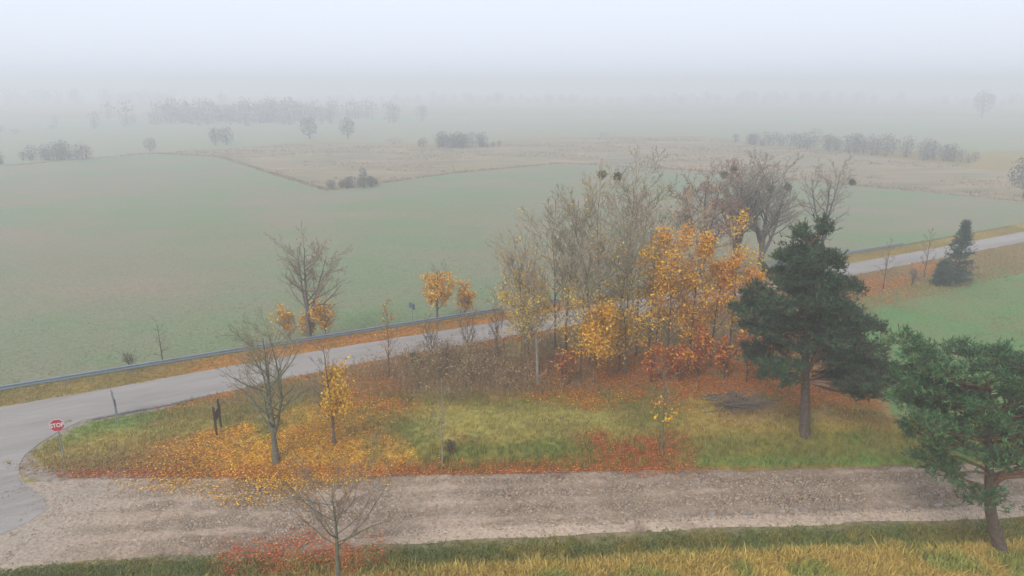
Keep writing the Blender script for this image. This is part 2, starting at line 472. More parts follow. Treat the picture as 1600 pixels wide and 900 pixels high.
def sheet(name, outline, zz, mat, label, cat, seg=4.0, jit=.5, seed=1, kind='structure'):
    rng = random.Random(seed); pts = []
    n = len(outline)
    for i in range(n):
        ax, ay = outline[i]; bx, by = outline[(i + 1) % n]
        L = math.hypot(bx - ax, by - ay); k = max(1, min(80, int(L / seg)))
        for j in range(k):
            t = j / k; s = jit if j else 0
            pts.append((ax + (bx - ax) * t + rng.uniform(-s, s), ay + (by - ay) * t + rng.uniform(-s, s), zz))
    me = bpy.data.meshes.new(name); me.from_pydata(pts, [], [tuple(range(len(pts)))]); me.update()
    bm = bmesh.new(); bm.from_mesh(me); bmesh.ops.triangulate(bm, faces=bm.faces)
    for f in bm.faces:
        if f.normal.z < 0: f.normal_flip()
    bm.to_mesh(me); bm.free()
    return tag(obj(name, me, mat), label, cat, kind=kind)

M_crop = mat_field('winter_crop', (.145, .212, .10), (.198, .196, .125), (.25, .195, .14), .02, .045, (1, 1.6, 1), .55)
M_crop2 = mat_field('crop_by_pine', (.10, .205, .065), (.135, .20, .072), (.175, .18, .08), .06, .2, (1, 1.5, 1), .4)
M_heath = mat_field('dry_heath', (.32, .235, .14), (.235, .19, .115), (.15, .15, .085), .035, .07, (.8, 2.6, 1), .12)
M_pale = mat_field('pale_pasture', (.17, .25, .13), (.25, .23, .15), (.28, .22, .14), .015, .05, (1, 2.0, 1), .1)

sheet('field', [(-420, 60), (-60, 33)] + [(float(a), float(b) + 2.6) for a, b in zip(RAIL_X[1:], RAIL_Y[1:])] + [(230, 140), (96.3, 129.3), (74.1, 151.2), (48.9, 177.2), (14.4, 197.1), (-15.8, 171.9), (-38.5, 143.5), (-90.6, 215.5), (-116.6, 226.1), (-138.7, 188.9), (-420, 150)],
      -.775, M_crop, 'wide green winter crop field beyond the guard rail', 'field', 4, .5, 2)
sheet('field', [(21, 41.0), (26, 39.2), (40, 39.6), (100, 44), (150, 120), (72, 89.0), (61.1, 82.2), (46.4, 73.6), (33.5, 65.4), (27, 56)],
      -.335, M_crop2, 'bright green field on the right behind the pines', 'field', 3, .3, 3)
sheet('heath', [(-116.6, 227.5), (-90.6, 216.5), (-38.5, 144.5), (-15.8, 173), (14.4, 198.2), (48.9, 178.2), (74.1, 152.2), (96.3, 130.3), (240, 140), (320, 220), (123.6, 180), (108.3, 232), (80, 300), (21.7, 292), (-23.3, 256.0), (-79.7, 268)],
      -.765, M_heath, 'tan dry grass heath beyond the green crop field', 'heath', 5, 1.2, 4)
sheet('pasture', [(-420, 152), (-138.7, 190), (-117, 227), (-80, 276), (-23, 262), (22, 300), (80, 306), (110, 238), (330, 222), (520, 420), (200, 560), (-180, 520), (-520, 420)],
      -.785, M_pale, 'pale misty pasture around the far thickets', 'pasture', 12, 2, 5)

# asphalt: carriageway and the flared mouth of the side road, with a thin broken edge
out = [tuple(p) for p in ROAD_FAR] + [tuple(p) for p in ROAD_NEAR[::-1]] + [(-27.4, 37.6), (-27.6, 36.2), (-27.55, 34.9), (-27.2, 33.9), (-26.5, 32.9), (-25.5, 31.9), (-24.4, 31.1), (-23.4, 30.4), (-22.95, 29.6), (-23.1, 28.7), (-23.7, 27.7), (-24.8, 26.5), (-27, 24.5), (-34, 20), (-50, 12), (-80, -3)]
asphalt = sheet('asphalt_road', out, .0, M_asphalt, 'pale grey two lane asphalt road curving past the trees', 'road', .9, .07, 6)
sol = asphalt.modifiers.new('slab', 'SOLIDIFY'); sol.thickness = .035; sol.offset = -1

# cobbled road: sandy bed with stones standing out of it
def sand_level(x, y):
    n = fbm(x, y, 3.2, 51); m = fbm(x, y, .7, 52)
    d_top = ix(COB_TOP, x) - y; d_bot = y - ix(COB_BOT, x)
    s = (n - .5) * .15 + (m - .5) * .07 + (fbm(x, y, .28, 53) - .5) * .03
    s += .06 * smooth((1.35 - d_bot) / .5) * smooth((x + 4) / 6) + .03 * smooth((.9 - d_top) / .6)      # packed sand along both sides
    for off, wd in ((1.55, .35), (3.15, .4), (4.6, .3)):                       # wheel tracks filled with packed sand
        s += .055 * np.exp(-((d_bot - off + (fbm(x, x * 0 + off, 5.0, 54) - .5) * .7) / wd) ** 2)
    s += .06 * smooth((-13 - x) / 5) - .018 - .03 * smooth((x + 2) / 8)
    return s
xs = np.arange(-28, 60, .16); ts = np.linspace(0, 1, 44)
SX, ST = np.meshgrid(xs, ts)
SY = ix(COB_BOT, SX) - .35 + ST * (ix(COB_TOP, SX) - ix(COB_BOT, SX) + .7)
SY = SY + (fbm(SX, SX * 0, 1.3, 55) - .5) * .5 * np.where(ST < .05, 1, 0) + (fbm(SX, SX * 0 + 9, 1.3, 56) - .5) * .5 * np.where(ST > .95, 1, 0)
sx, sy = SX.ravel(), SY.ravel()
edge = np.minimum(smooth(ST / .09), smooth((1 - ST) / .09)).ravel()
sz = zcob(sx) - .025 + sand_level(sx, sy) * edge + .012 * edge - .17 * (1 - edge) + .05 * (fbm(sx, sy, .8, 60) - .5) * (1 - edge)
sz = np.where(sx < -22, np.minimum(sz, .03 - .045 * smooth((-22 - sx) / 1)), sz)
n2, n1 = SX.shape
I = np.arange(n1 * n2).reshape(n2, n1)
F = np.stack([I[:-1, :-1], I[:-1, 1:], I[1:, 1:], I[1:, :-1]], -1).reshape(-1, 4)
f = fbm(sx, sy, 2.0, 57); g = fbm(sx, sy, .5, 58)
sc_ = lerp(np.broadcast_to(np.array((.30, .24, .19)), (len(sx), 3)), np.array((.20, .155, .12)), smooth((f - .4) / .3))
sc_ = lerp(sc_, np.array((.32, .26, .21)), smooth((g - .55) / .2) * .6)
sc_ = lerp(sc_, np.array((.47, .385, .315)), smooth((1.3 - (sy - ix(COB_BOT, sx))) / .5) * smooth((sx + 8) / 5) * .9)
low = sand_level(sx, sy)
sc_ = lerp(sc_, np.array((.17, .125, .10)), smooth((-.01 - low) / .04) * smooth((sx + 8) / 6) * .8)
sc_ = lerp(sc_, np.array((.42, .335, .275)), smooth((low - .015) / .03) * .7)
sc_ = lerp(sc_, np.array((.22, .18, .125)), smooth((fbm(sx, sy, 4.0, 59) - .58) / .15) * .35 * (sx > -6))
sc_ = lerp(sc_, np.array((.34, .30, .262)), smooth((-17.5 - sx) / 5) * .75)
sc_ = sc_ * np.array((.96, .90, .82))
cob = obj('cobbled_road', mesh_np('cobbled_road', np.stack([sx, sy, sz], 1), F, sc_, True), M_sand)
tag(cob, 'sandy cobblestone side road across the foreground', 'road', kind='structure')

rng = np.random.default_rng(7)
cs = .165
cx_, cv = np.meshgrid(np.arange(-24, 32, cs), np.arange(0, 38))
cx_ = cx_ + (cv % 2) * cs * .5
cx = cx_.ravel() + rng.uniform(-.05, .05, cx_.size)
cyv = ix(COB_BOT, cx) + .75 + cv.ravel() * .13 + rng.uniform(-.03, .03, cx.size)
ok = (cyv < ix(COB_TOP, cx) - .55) & (cyv > ix(COB_BOT, cx) + .7) & (rng.random(cx.size) > .04)
ok &= (sand_level(cx, cyv) < .035)
cx, cyv = cx[ok], cyv[ok]
n = len(cx)
K = 5
a = np.arange(K) * 2 * math.pi / K + rng.uniform(0, 6, (n, 1))
rr = rng.uniform(.06, .10, (n, 1)) * rng.uniform(.85, 1.15, (n, K))
zt = zcob(cx) + .002 + rng.uniform(-.025, .022, n)
tilt = rng.normal(0, .10, (n, 2))
ring0 = np.stack([cx[:, None] + np.cos(a) * rr * 1.08, cyv[:, None] + np.sin(a) * rr * .86, np.repeat((zt - .05)[:, None], K, 1)], -1)
ring1 = np.stack([cx[:, None] + np.cos(a) * rr * .72, cyv[:, None] + np.sin(a) * rr * .58, zt[:, None] + np.cos(a) * rr * tilt[:, :1] + np.sin(a) * rr * tilt[:, 1:]], -1)
top = np.stack([cx, cyv, zt + .012], -1)[:, None]
V = np.concatenate([ring0, ring1, top], 1)
b0 = np.arange(n)[:, None] * (2 * K + 1); i = np.arange(K)[None]; j = (i + 1) % K
Fq = np.stack([b0 + i, b0 + j, b0 + K + j, b0 + K + i], -1).reshape(-1, 4)
Ft = np.stack([b0 + K + i, b0 + K + j, b0 + 2 * K + 0 * i], -1).reshape(-1, 3)
Fall = np.concatenate([np.stack([Fq[:, 0], Fq[:, 1], Fq[:, 2]], 1), np.stack([Fq[:, 0], Fq[:, 2], Fq[:, 3]], 1), Ft])
pal = np.array([(.29, .24, .20), (.33, .27, .22), (.25, .205, .17), (.30, .235, .19), (.37, .315, .265), (.27, .205, .165), (.26, .22, .17)])
c = pal[rng.integers(0, len(pal), n)] * rng.uniform(.72, 1.05, (n, 1)) * np.array((1.02, .94, .85))
o = obj('cobbles', mesh_np('cobbles', V.reshape(-1, 3), Fall, np.repeat(c, 2 * K + 1, 0), True), M_cobble, cob)
o['kind'] = 'stuff'

# loose stones and grit lying in the sand
rng = np.random.default_rng(17); n = 15000
px = rng.uniform(-27, 34, n); tt = rng.uniform(0.02, .98, n); py = ix(COB_BOT, px) + tt * (ix(COB_TOP, px) - ix(COB_BOT, px))
keep = (px > -22.6) | (rng.random(n) < .12); px, py = px[keep], py[keep]; n = len(px)
rs = rng.uniform(.018, .055, n) * np.where(rng.random(n) < .06, 1.7, 1.0)
base = zcob(px) - .02 + sand_level(px, py) + .01
an = rng.uniform(0, 6.28, n)
V = np.stack([np.stack([px + np.cos(an + k * 1.5708) * rs * rng.uniform(.7, 1.2, n), py + np.sin(an + k * 1.5708) * rs * rng.uniform(.7, 1.2, n), base - .005], 1) for k in range(4)] + [np.stack([px, py, base + rs * .55], 1)], 1)
b0 = np.arange(n)[:, None] * 5
F = np.concatenate([b0 + np.array([[k, (k + 1) % 4, 4]]) for k in range(4)])
c = np.array([(.34, .265, .225), (.28, .21, .175), (.40, .33, .28), (.23, .175, .145)])[rng.integers(0, 4, n)] * rng.uniform(.8, 1.2, (n, 1))
o = obj('loose_stones', mesh_np('loose_stones', V.reshape(-1, 3), F, np.repeat(c, 5, 0)), M_cobble, cob); o['kind'] = 'stuff'

# larger stones edging the cobbles on the near side
stone_meshes = []
for v in range(4):
    r = random.Random(40 + v); bm = bmesh.new()
    bmesh.ops.create_cube(bm, size=1)
    for w in bm.verts:
        s = .8 if w.co.z > 0 else 1
        w.co = (w.co.x * .5 * s + r.uniform(-.04, .04), w.co.y * .26 * s + r.uniform(-.03, .03), w.co.z * .16 + r.uniform(-.015, .015))
    bmesh.ops.bevel(bm, geom=list(bm.edges), offset=.03, segments=1, affect='EDGES')
    me = bpy.data.meshes.new('edge_stone'); bm.to_mesh(me); bm.free()
    me.materials.append(mat_plain('edge_stone_%d' % v, [(.28, .245, .215), (.23, .195, .165), (.31, .28, .25), (.25, .20, .17)][v], .85, .2, 6))
    stone_meshes.append(me)
r = random.Random(3); xx = 8.5
while xx < 26:
    yy = float(ix(COB_BOT, xx)) + 1.2 + r.uniform(-.10, .10)
    o = obj('edge_stone', stone_meshes[r.randrange(4)], None, cob, (xx, yy, float(zcob(xx)) + .01 + r.uniform(-.03, .02)))
    o.rotation_euler = (r.uniform(-.08, .08), r.uniform(-.08, .08), r.uniform(-.35, .4)); k_ = r.uniform(.6, 1.05); o.scale = (k_, r.uniform(.7, 1.1), 1)
    xx += r.uniform(.42, 1.0)

# kerb on the near edge of the asphalt by the junction
kp = np.array([(-26.3, 39.15), (-25.0, 39.95), (-22.7, 41.1), (-20.4, 42.6)], float)
P = np.stack([np.interp(np.linspace(0, 3, 14), range(4), kp[:, 0]), np.interp(np.linspace(0, 3, 14), range(4), kp[:, 1]), np.full(14, .02)], 1)
V, F = tubes(P[None], np.full((1, 14), .10), 4)
tag(obj('kerb', mesh_np('kerb', V, F), M_kerb), 'low dark concrete kerb at the road edge behind the stop sign', 'kerb', kind='structure')

# ------------------------------------------------------------------ fallen leaves and grass
def scatter_litter():
    rng = np.random.default_rng(11)
    names = [('yellow', YEL, 0), ('orange', ORA, 1), ('red', RED, 2), ('brown', BRN, 3)]
    boxes = [(-28, 34, 23, 62), (-34, 60, 40, 90)]
    rates = [(150, 30)]
    for nm, pal, k in names:
        Cs = []
        for (x0, x1, y0, y1), dens in zip(boxes, (270, 90)):
            n = int((x1 - x0) * (y1 - y0) * dens)
            x = rng.uniform(x0, x1, n); y = rng.uniform(y0, y1, n)
            if dens == 90:
                m = (y > 62) | (x > 34) | (y - ix(ROAD_FAR, x) > -.5) & (x > -34); x, y = x[m], y[m]
            elif dens == 270:
                m = y < ix(ROAD_FAR, x) - .5; x, y = x[m], y[m]
            p = litter(x, y)[k]
            keep = rng.random(len(x)) < p * .62
            x, y = x[keep], y[keep]
            z = np.maximum(height(x, y), np.where((y < ix(COB_TOP, x)) & (y > ix(COB_BOT, x)), zcob(x) + .03, -9)) + rng.uniform(.015, .08, len(x))
            Cs.append(np.stack([x, y, z], 1))
        C = np.concatenate(Cs)
        V, F, c = leaf_quads(rng, C, np.where(C[:, 1] > 52, .13, .095), .74, pal)
        o = obj('leaf_litter', mesh_np('leaf_litter', V, F, c), M_leaf)
        tag(o, {'yellow': 'yellow fallen leaves under the roadside trees', 'orange': 'orange fallen leaves under the grove and along the road', 'red': 'red fallen leaves on the verge beside the cobbled road', 'brown': 'brown fallen leaves strewn through the verge grass'}[nm], 'leaves', kind='stuff')
    # stray leaves on both roads
    n = 5200
    x = rng.uniform(-26, 30, n); t = rng.random(n); y = ix(COB_BOT, x) + t * (ix(COB_TOP, x) - ix(COB_BOT, x))
    keep = rng.random(n) < .25 + .75 * smooth((t - .7) / .3)
    x, y = x[keep], y[keep]
    V, F, c = leaf_quads(rng, np.stack([x, y, zcob(x) + .045 + rng.uniform(0, .02, len(x))], 1), .085, .8, BRN + BRN + ORA[:1])
    tag(obj('leaf_litter', mesh_np('leaf_litter', V, F, c), M_leaf), 'stray brown leaves scattered over the cobbles', 'leaves', kind='stuff')
scatter_litter()

def tufts(rng, x, y, z, h, col, blades=6, w=.016, lean=.45, spread=.10, simple=False):
    n = len(x); m = n * blades
    bx = np.repeat(x, blades) + rng.normal(0, spread, m); by = np.repeat(y, blades) + rng.normal(0, spread, m); bz = np.repeat(z, blades) - .03
    hh = np.repeat(h, blades) * rng.uniform(.5, 1.2, m)
    az = rng.uniform(0, 2 * math.pi, m); ln = np.abs(rng.normal(0, lean, m)) * hh
    wa = rng.uniform(0, math.pi, m); ww = w * rng.uniform(.7, 1.5, m)
    B = np.stack([bx, by, bz], 1); W = np.stack([np.cos(wa), np.sin(wa), wa * 0], 1) * ww[:, None]
    D = np.stack([np.cos(az), np.sin(az), az * 0], 1) * ln[:, None]
    mid = B + D * .35 + np.array([0, 0, 1.0]) * (hh * .6)[:, None]
    tip = B + D + np.array([0, 0, 1.0]) * (hh * .95)[:, None]
    c = np.repeat(col, blades, 0) * rng.uniform(.72, 1.3, (m, 1))
    if simple:
        return np.stack([B - W, B + W, tip], 1).reshape(-1, 3), np.arange(3 * m).reshape(m, 3), np.repeat(c, 3, 0)
    V = np.stack([B - W, B + W, mid + W * .8, tip, mid - W * .8], 1)
    b0 = np.arange(m)[:, None] * 5
    F = np.concatenate([b0 + np.array([[0, 1, 2]]), b0 + np.array([[0, 2, 4]]), b0 + np.array([[4, 2, 3]])])
    return V.reshape(-1, 3), F, np.repeat(c, 5, 0)

def scatter_grass():
    rng = np.random.default_rng(5)
    # island between the two roads
    n = 50000
    x = rng.uniform(-28, 36, n); y = rng.uniform(32, 75, n)
    dn = (ix(ROAD_NEAR, x) - y) * .88; dc = y - ix(COB_TOP, x)
    lit = sum(litter(x, y))
    ok = (dn > .15) & (dc > .05) & ~((x < -22) & (dist_poly(x, y, NOSE) < .55)) & ~((x > 21 + (y - 40) * .3) & (y > 40.5) & (dn > 5.5))
    ok &= ~((x < -26) & ((y < 33.8) | (y > 39)))
    ok &= rng.random(n) < np.clip(1.1 - .75 * lit, .1, 1) * np.where(y > 48, .45, 1)
    x, y, lit = x[ok], y[ok], lit[ok]
    hh = .13 + .20 * fbm(x, y, 1.5, 61) + .10 * (y > 41) + .12 * smooth((2.5 - (y - ix(COB_TOP, x))) / 1.5) * (x > -6)
    V, F, c = tufts(rng, x, y, height(x, y), hh, turf_colour(x, y), 7)
    tag(obj('verge_grass', mesh_np('verge_grass', V, F, c), M_grass), 'rough yellow green grass on the verge between the two roads', 'grass', kind='stuff')
    # near bank
    n = 24000
    x = rng.uniform(-23, 28, n); y = ix(COB_BOT, x) - rng.uniform(0, 1, n) * (2.6 + 2.6 * smooth((x + 23) / 35))
    ds = ix(COB_BOT, x) - y
    lit = sum(litter(x, y))
    ok = rng.random(n) < np.clip(1.1 - .8 * lit, .12, 1) * smooth((ds + .12) / .5)
    x, y, ds = x[ok], y[ok], ds[ok]
    hh = (.15 + .26 * fbm(x, y, 1.2, 62)) * (.35 + .65 * smooth((ds - .1) / .9)) + .12 * smooth((ds - 1.8) / .8) * smooth((x + 4) / 4)
    V, F, c = tufts(rng, x, y, height(x, y), hh, turf_colour(x, y), 5, lean=.6, w=.024)
    tag(obj('bank_grass', mesh_np('bank_grass', V, F, c), M_grass), 'tall straw coloured grass on the bank at the bottom of the picture', 'grass', kind='stuff')
    # strip along the guard rail and the embankment behind it
    n = 22000
    x = rng.uniform(-45, 75, n); y = ix(ROAD_FAR, x) + rng.uniform(.15, 5.2, n)
    lit = sum(litter(x, y)); d = y - ix(ROAD_FAR, x)
    ok = rng.random(n) < np.clip(1 - .8 * lit, .1, 1)
    x, y, d = x[ok], y[ok], d[ok]
    cc = lerp(turf_colour(x, y), np.array((.12, .17, .07)), smooth((d - 2.6) / 1.5) * .8)
    V, F, c = tufts(rng, x, y, height(x, y), .12 + .16 * fbm(x, y, 2, 63), cc, 5, w=.022, simple=True)
    tag(obj('verge_grass', mesh_np('verge_grass', V, F, c), M_grass), 'grass strip along the guard rail', 'grass', kind='stuff')
    # right hand verge below the road and the edge of the right field
    n = 9000
    x = rng.uniform(26, 75, n); y = ix(ROAD_NEAR, x) - rng.uniform(.2, 9, n) * smooth((x - 20) / 10)
    ok = rng.random(n) < np.clip(1 - 1.1 * sum(litter(x, y)), .08, 1); x, y = x[ok], y[ok]; n = len(x)
    V, F, c = tufts(rng, x, y, height(x, y), .2 + .25 * fbm(x, y, 2, 64), lerp(turf_colour(x, y), np.array((.36, .255, .105)), np.full(n, .6)), 6, w=.026, simple=True)
    tag(obj('verge_grass', mesh_np('verge_grass', V, F, c), M_grass), 'dry tan grass on the road embankment at the right', 'grass', kind='stuff')
    # short crop close to the road
    n = 26000
    x = rng.uniform(-75, 30, n); y = np.interp(x, RAIL_X, RAIL_Y) + 3 + rng.exponential(13, n)
    V, F, c = tufts(rng, x, y, np.full(n, -.775), rng.uniform(.05, .14, n), lerp(np.broadcast_to(np.array((.105, .175, .055)), (n, 3)), np.array((.22, .185, .09)), smooth((fbm(x, y, 6, 65) - .48) / .2)), 4, w=.022, lean=.9, spread=.2, simple=True)
    tag(obj('crop', mesh_np('crop', V, F, c), M_grass), 'short green crop sprouting in the field nearest the road', 'crop', kind='stuff')
    n = 9000
    x = rng.uniform(22, 66, n); y = rng.uniform(40, 80, n)
    ok = inside(x, y, [(22, 42), (26, 40), (40, 40), (80, 48), (80, 84), (61, 81), (46, 72.5), (34, 64.5)]); x, y = x[ok], y[ok]; n = len(x)
    V, F, c = tufts(rng, x, y, np.full(n, -.335), rng.uniform(.04, .12, n), np.array((.095, .185, .055)) * rng.uniform(.7, 1.3, (n, 1)), 4, w=.022, lean=.9, spread=.2, simple=True)
    tag(obj('crop', mesh_np('crop', V, F, c), M_grass), 'short green crop in the right hand field', 'crop', kind='stuff')
    # dry stalks: thicket between the road and the grove, and a few on the near bank
    n = 3400
    x = rng.normal(-3, 3.6, n); y = rng.normal(45.3, 2.6, n)
    ok = ((ix(ROAD_NEAR, x) - y) > 1) & (y > 40.5) & (rng.random(n) < smooth((fbm(x, y, 2.2, 66) - .25) / .3)); x, y = x[ok], y[ok]; n = len(x)
    hgt = rng.uniform(.6, 1.7, n); z = height(x, y)
    P = np.stack([np.stack([x, y, z], 1), np.stack([x + rng.normal(0, .08, n), y + rng.normal(0, .08, n), z + hgt * .55], 1), np.stack([x + rng.normal(0, .22, n), y + rng.normal(0, .22, n), z + hgt], 1)], 1)
    R = np.stack([np.full(n, .011), np.full(n, .009), np.full(n, .005)], 1)
    V, F = tubes(P, R, 3)
    # seed heads and side sprays
    m = n * 5; q = np.repeat(P[:, 2], 5, 0) + rng.normal(0, .12, (m, 3)) - np.array([0, 0, .15])
    V2, F2, c2 = leaf_quads(rng, q, .10, 0, [(.34, .22, .12), (.42, .28, .14), (.26, .17, .10), (.34, .30, .13)])
    c1 = np.tile(np.array((.33, .22, .14)), (len(V), 1))
    V, F = join_vf([(V, F), (V2, F2)])
    tag(obj('dry_weeds', mesh_np('dry_weeds', V, F, np.concatenate([c1, c2])), M_grass), 'brown dry weed stalks between the road and the grove', 'weeds', kind='stuff')
    n = 130
    x = rng.uniform(-4, 26, n); y = ix(COB_BOT, x) - rng.uniform(.6, 4.5, n); z = height(x, y); hgt = rng.uniform(.5, 1.1, n)
    P = np.stack([np.stack([x, y, z], 1), np.stack([x + rng.normal(0, .06, n), y, z + hgt * .55], 1), np.stack([x + rng.normal(0, .15, n), y, z + hgt], 1)], 1)
    V, F = tubes(P, np.stack([np.full(n, .012), np.full(n, .010), np.full(n, .007)], 1), 3)
    tag(obj('dry_stalks', mesh_np('dry_stalks', V, F, np.tile(np.array((.13, .085, .055)), (len(V), 1))), M_grass), 'dark dry stalks standing in the grass of the near bank', 'weeds', kind='stuff')
scatter_grass()
def field_margin():
    rng = np.random.default_rng(15)
    P = np.array([(-138, 190), (-117, 226.5), (-90.6, 216), (-38.5, 144), (-15.8, 172.4), (14.4, 197.6), (48.9, 177.6), (74.1, 151.7), (96.3, 129.8), (130, 131)], float)
    n = 2600; d = np.r_[0, np.cumsum(np.hypot(*np.diff(P, axis=0).T))]; s = rng.uniform(0, d[-1], n)
    x = np.interp(s, d, P[:, 0]) + rng.normal(0, .45, n); y = np.interp(s, d, P[:, 1]) + rng.normal(0, .45, n)
    hh = (.35 + .5 * fbm(x, y, 6, 91)) * np.where(fbm(s, s * 0, 14, 92) > .45, 1.0, .5)
    V, F, c = tufts(rng, x, y, np.full(n, -.77), hh, lerp(np.broadcast_to(np.array((.22, .165, .105)), (n, 3)), np.array((.36, .27, .15)), rng.random(n)), 4, w=.05, spread=.3, simple=True)
    tag(obj('margin_grass', mesh_np('margin_grass', V, F, c), M_grass), 'dark line of rough grass where the crop meets the heath', 'grass', kind='stuff')
    # heather and tussocks on the heath
    n = 16000
    x = rng.uniform(-115, 150, n); y = rng.uniform(132, 300, n)
    ok = inside(x, y, [(-116, 226), (-90, 217), (-38.5, 145), (-16, 174), (14, 199), (49, 179), (74, 153), (96, 131), (150, 133), (124, 180), (108, 230), (80, 296), (22, 288), (-23, 252), (-80, 262)]) & (fbm(x, y * 2.2, 22, 93) > .47)
    x, y = x[ok], y[ok]; n = len(x)
    V, F, c = tufts(rng, x, y, np.full(n, -.765), rng.uniform(.25, .7, n), lerp(np.broadcast_to(np.array((.20, .14, .10)), (n, 3)), np.array((.42, .31, .17)), smooth((fbm(x, y * 2, 9, 94) - .3) / .4)), 5, w=.085, spread=.4, simple=True)
    tag(obj('heath_grass', mesh_np('heath_grass', V, F, c), M_grass), 'dry tussocks scattered over the tan heath', 'grass', kind='stuff')
field_margin()

# ------------------------------------------------------------------ trees
def branch(rng, P, R, n, t0, t1, ang, lenf, k, up=.06, jit=.10, rr=.55, taper=.25, top_short=.55, rmin=.005, upstart=0.0):
    N, K = P.shape[:2]
    t = t0 + (t1 - t0) * (np.arange(n)[None] + rng.random((N, n))) / n
    f = t * (K - 1); i0 = np.clip(np.floor(f).astype(int), 0, K - 2); w = (f - i0)[..., None]
    r_ = np.arange(N)[:, None]
    pos = P[r_, i0] * (1 - w) + P[r_, i0 + 1] * w
    rad = R[r_, i0] * (1 - w[..., 0]) + R[r_, i0 + 1] * w[..., 0]
    T = P[r_, i0 + 1] - P[r_, i0]; T = T / (np.linalg.norm(T, axis=-1, keepdims=True) + 1e-9)
    plen = np.linalg.norm(np.diff(P, axis=1), axis=2).sum(1)[:, None]
    M = N * n; pos = pos.reshape(M, 3); T = T.reshape(M, 3); rad = rad.reshape(M)
    L = (plen * lenf * (1 - top_short * (t - t0) / max(1e-6, 1 - t0)) * rng.uniform(.6, 1.2, (N, n))).reshape(M)
    az = (np.arange(n)[None] * 2.399 + rng.uniform(0, 6.28, (N, 1)) + rng.normal(0, .4, (N, n))).reshape(M)
    ref = np.where(np.abs(T[:, 2:3]) < .95, np.array([0, 0, 1.0]), np.array([1.0, 0, 0]))
    A = np.cross(T, ref); A /= np.linalg.norm(A, axis=1, keepdims=True) + 1e-9; B = np.cross(T, A)
    V = A * np.cos(az)[:, None] + B * np.sin(az)[:, None]
    an = ang * rng.uniform(.75, 1.25, M)
    d = T * np.cos(an)[:, None] + V * np.sin(an)[:, None]; d[:, 2] += upstart
    pts = [pos]; d /= np.linalg.norm(d, axis=1, keepdims=True)
    for j in range(k - 1):
        pts.append(pts[-1] + d * (L / (k - 1))[:, None])
        d = d + rng.normal(0, jit, (M, 3)); d[:, 2] += up
        d /= np.linalg.norm(d, axis=1, keepdims=True)
    s = np.linspace(1, taper, k)[None]
    Rc = np.maximum(np.minimum(rad * rr, .05 * L + .004)[:, None] * s, rmin)
    return np.stack(pts, 1), Rc

def trunk_line(rng, Ht, r0, k=9, wob=.02, lean=(0, 0), taper=.12, flare=1.35):
    t = np.linspace(0, 1, k)
    w = np.cumsum(rng.normal(0, wob * Ht / math.sqrt(k), (k, 2)), 0); w -= w[0]
    P = np.stack([w[:, 0] * t + lean[0] * t * t, w[:, 1] * t + lean[1] * t * t, t * Ht - .15 * (t == 0)], 1)
    R = r0 * (1 - (1 - taper) * t ** .9); R[0] *= flare
    return P[None], R[None]

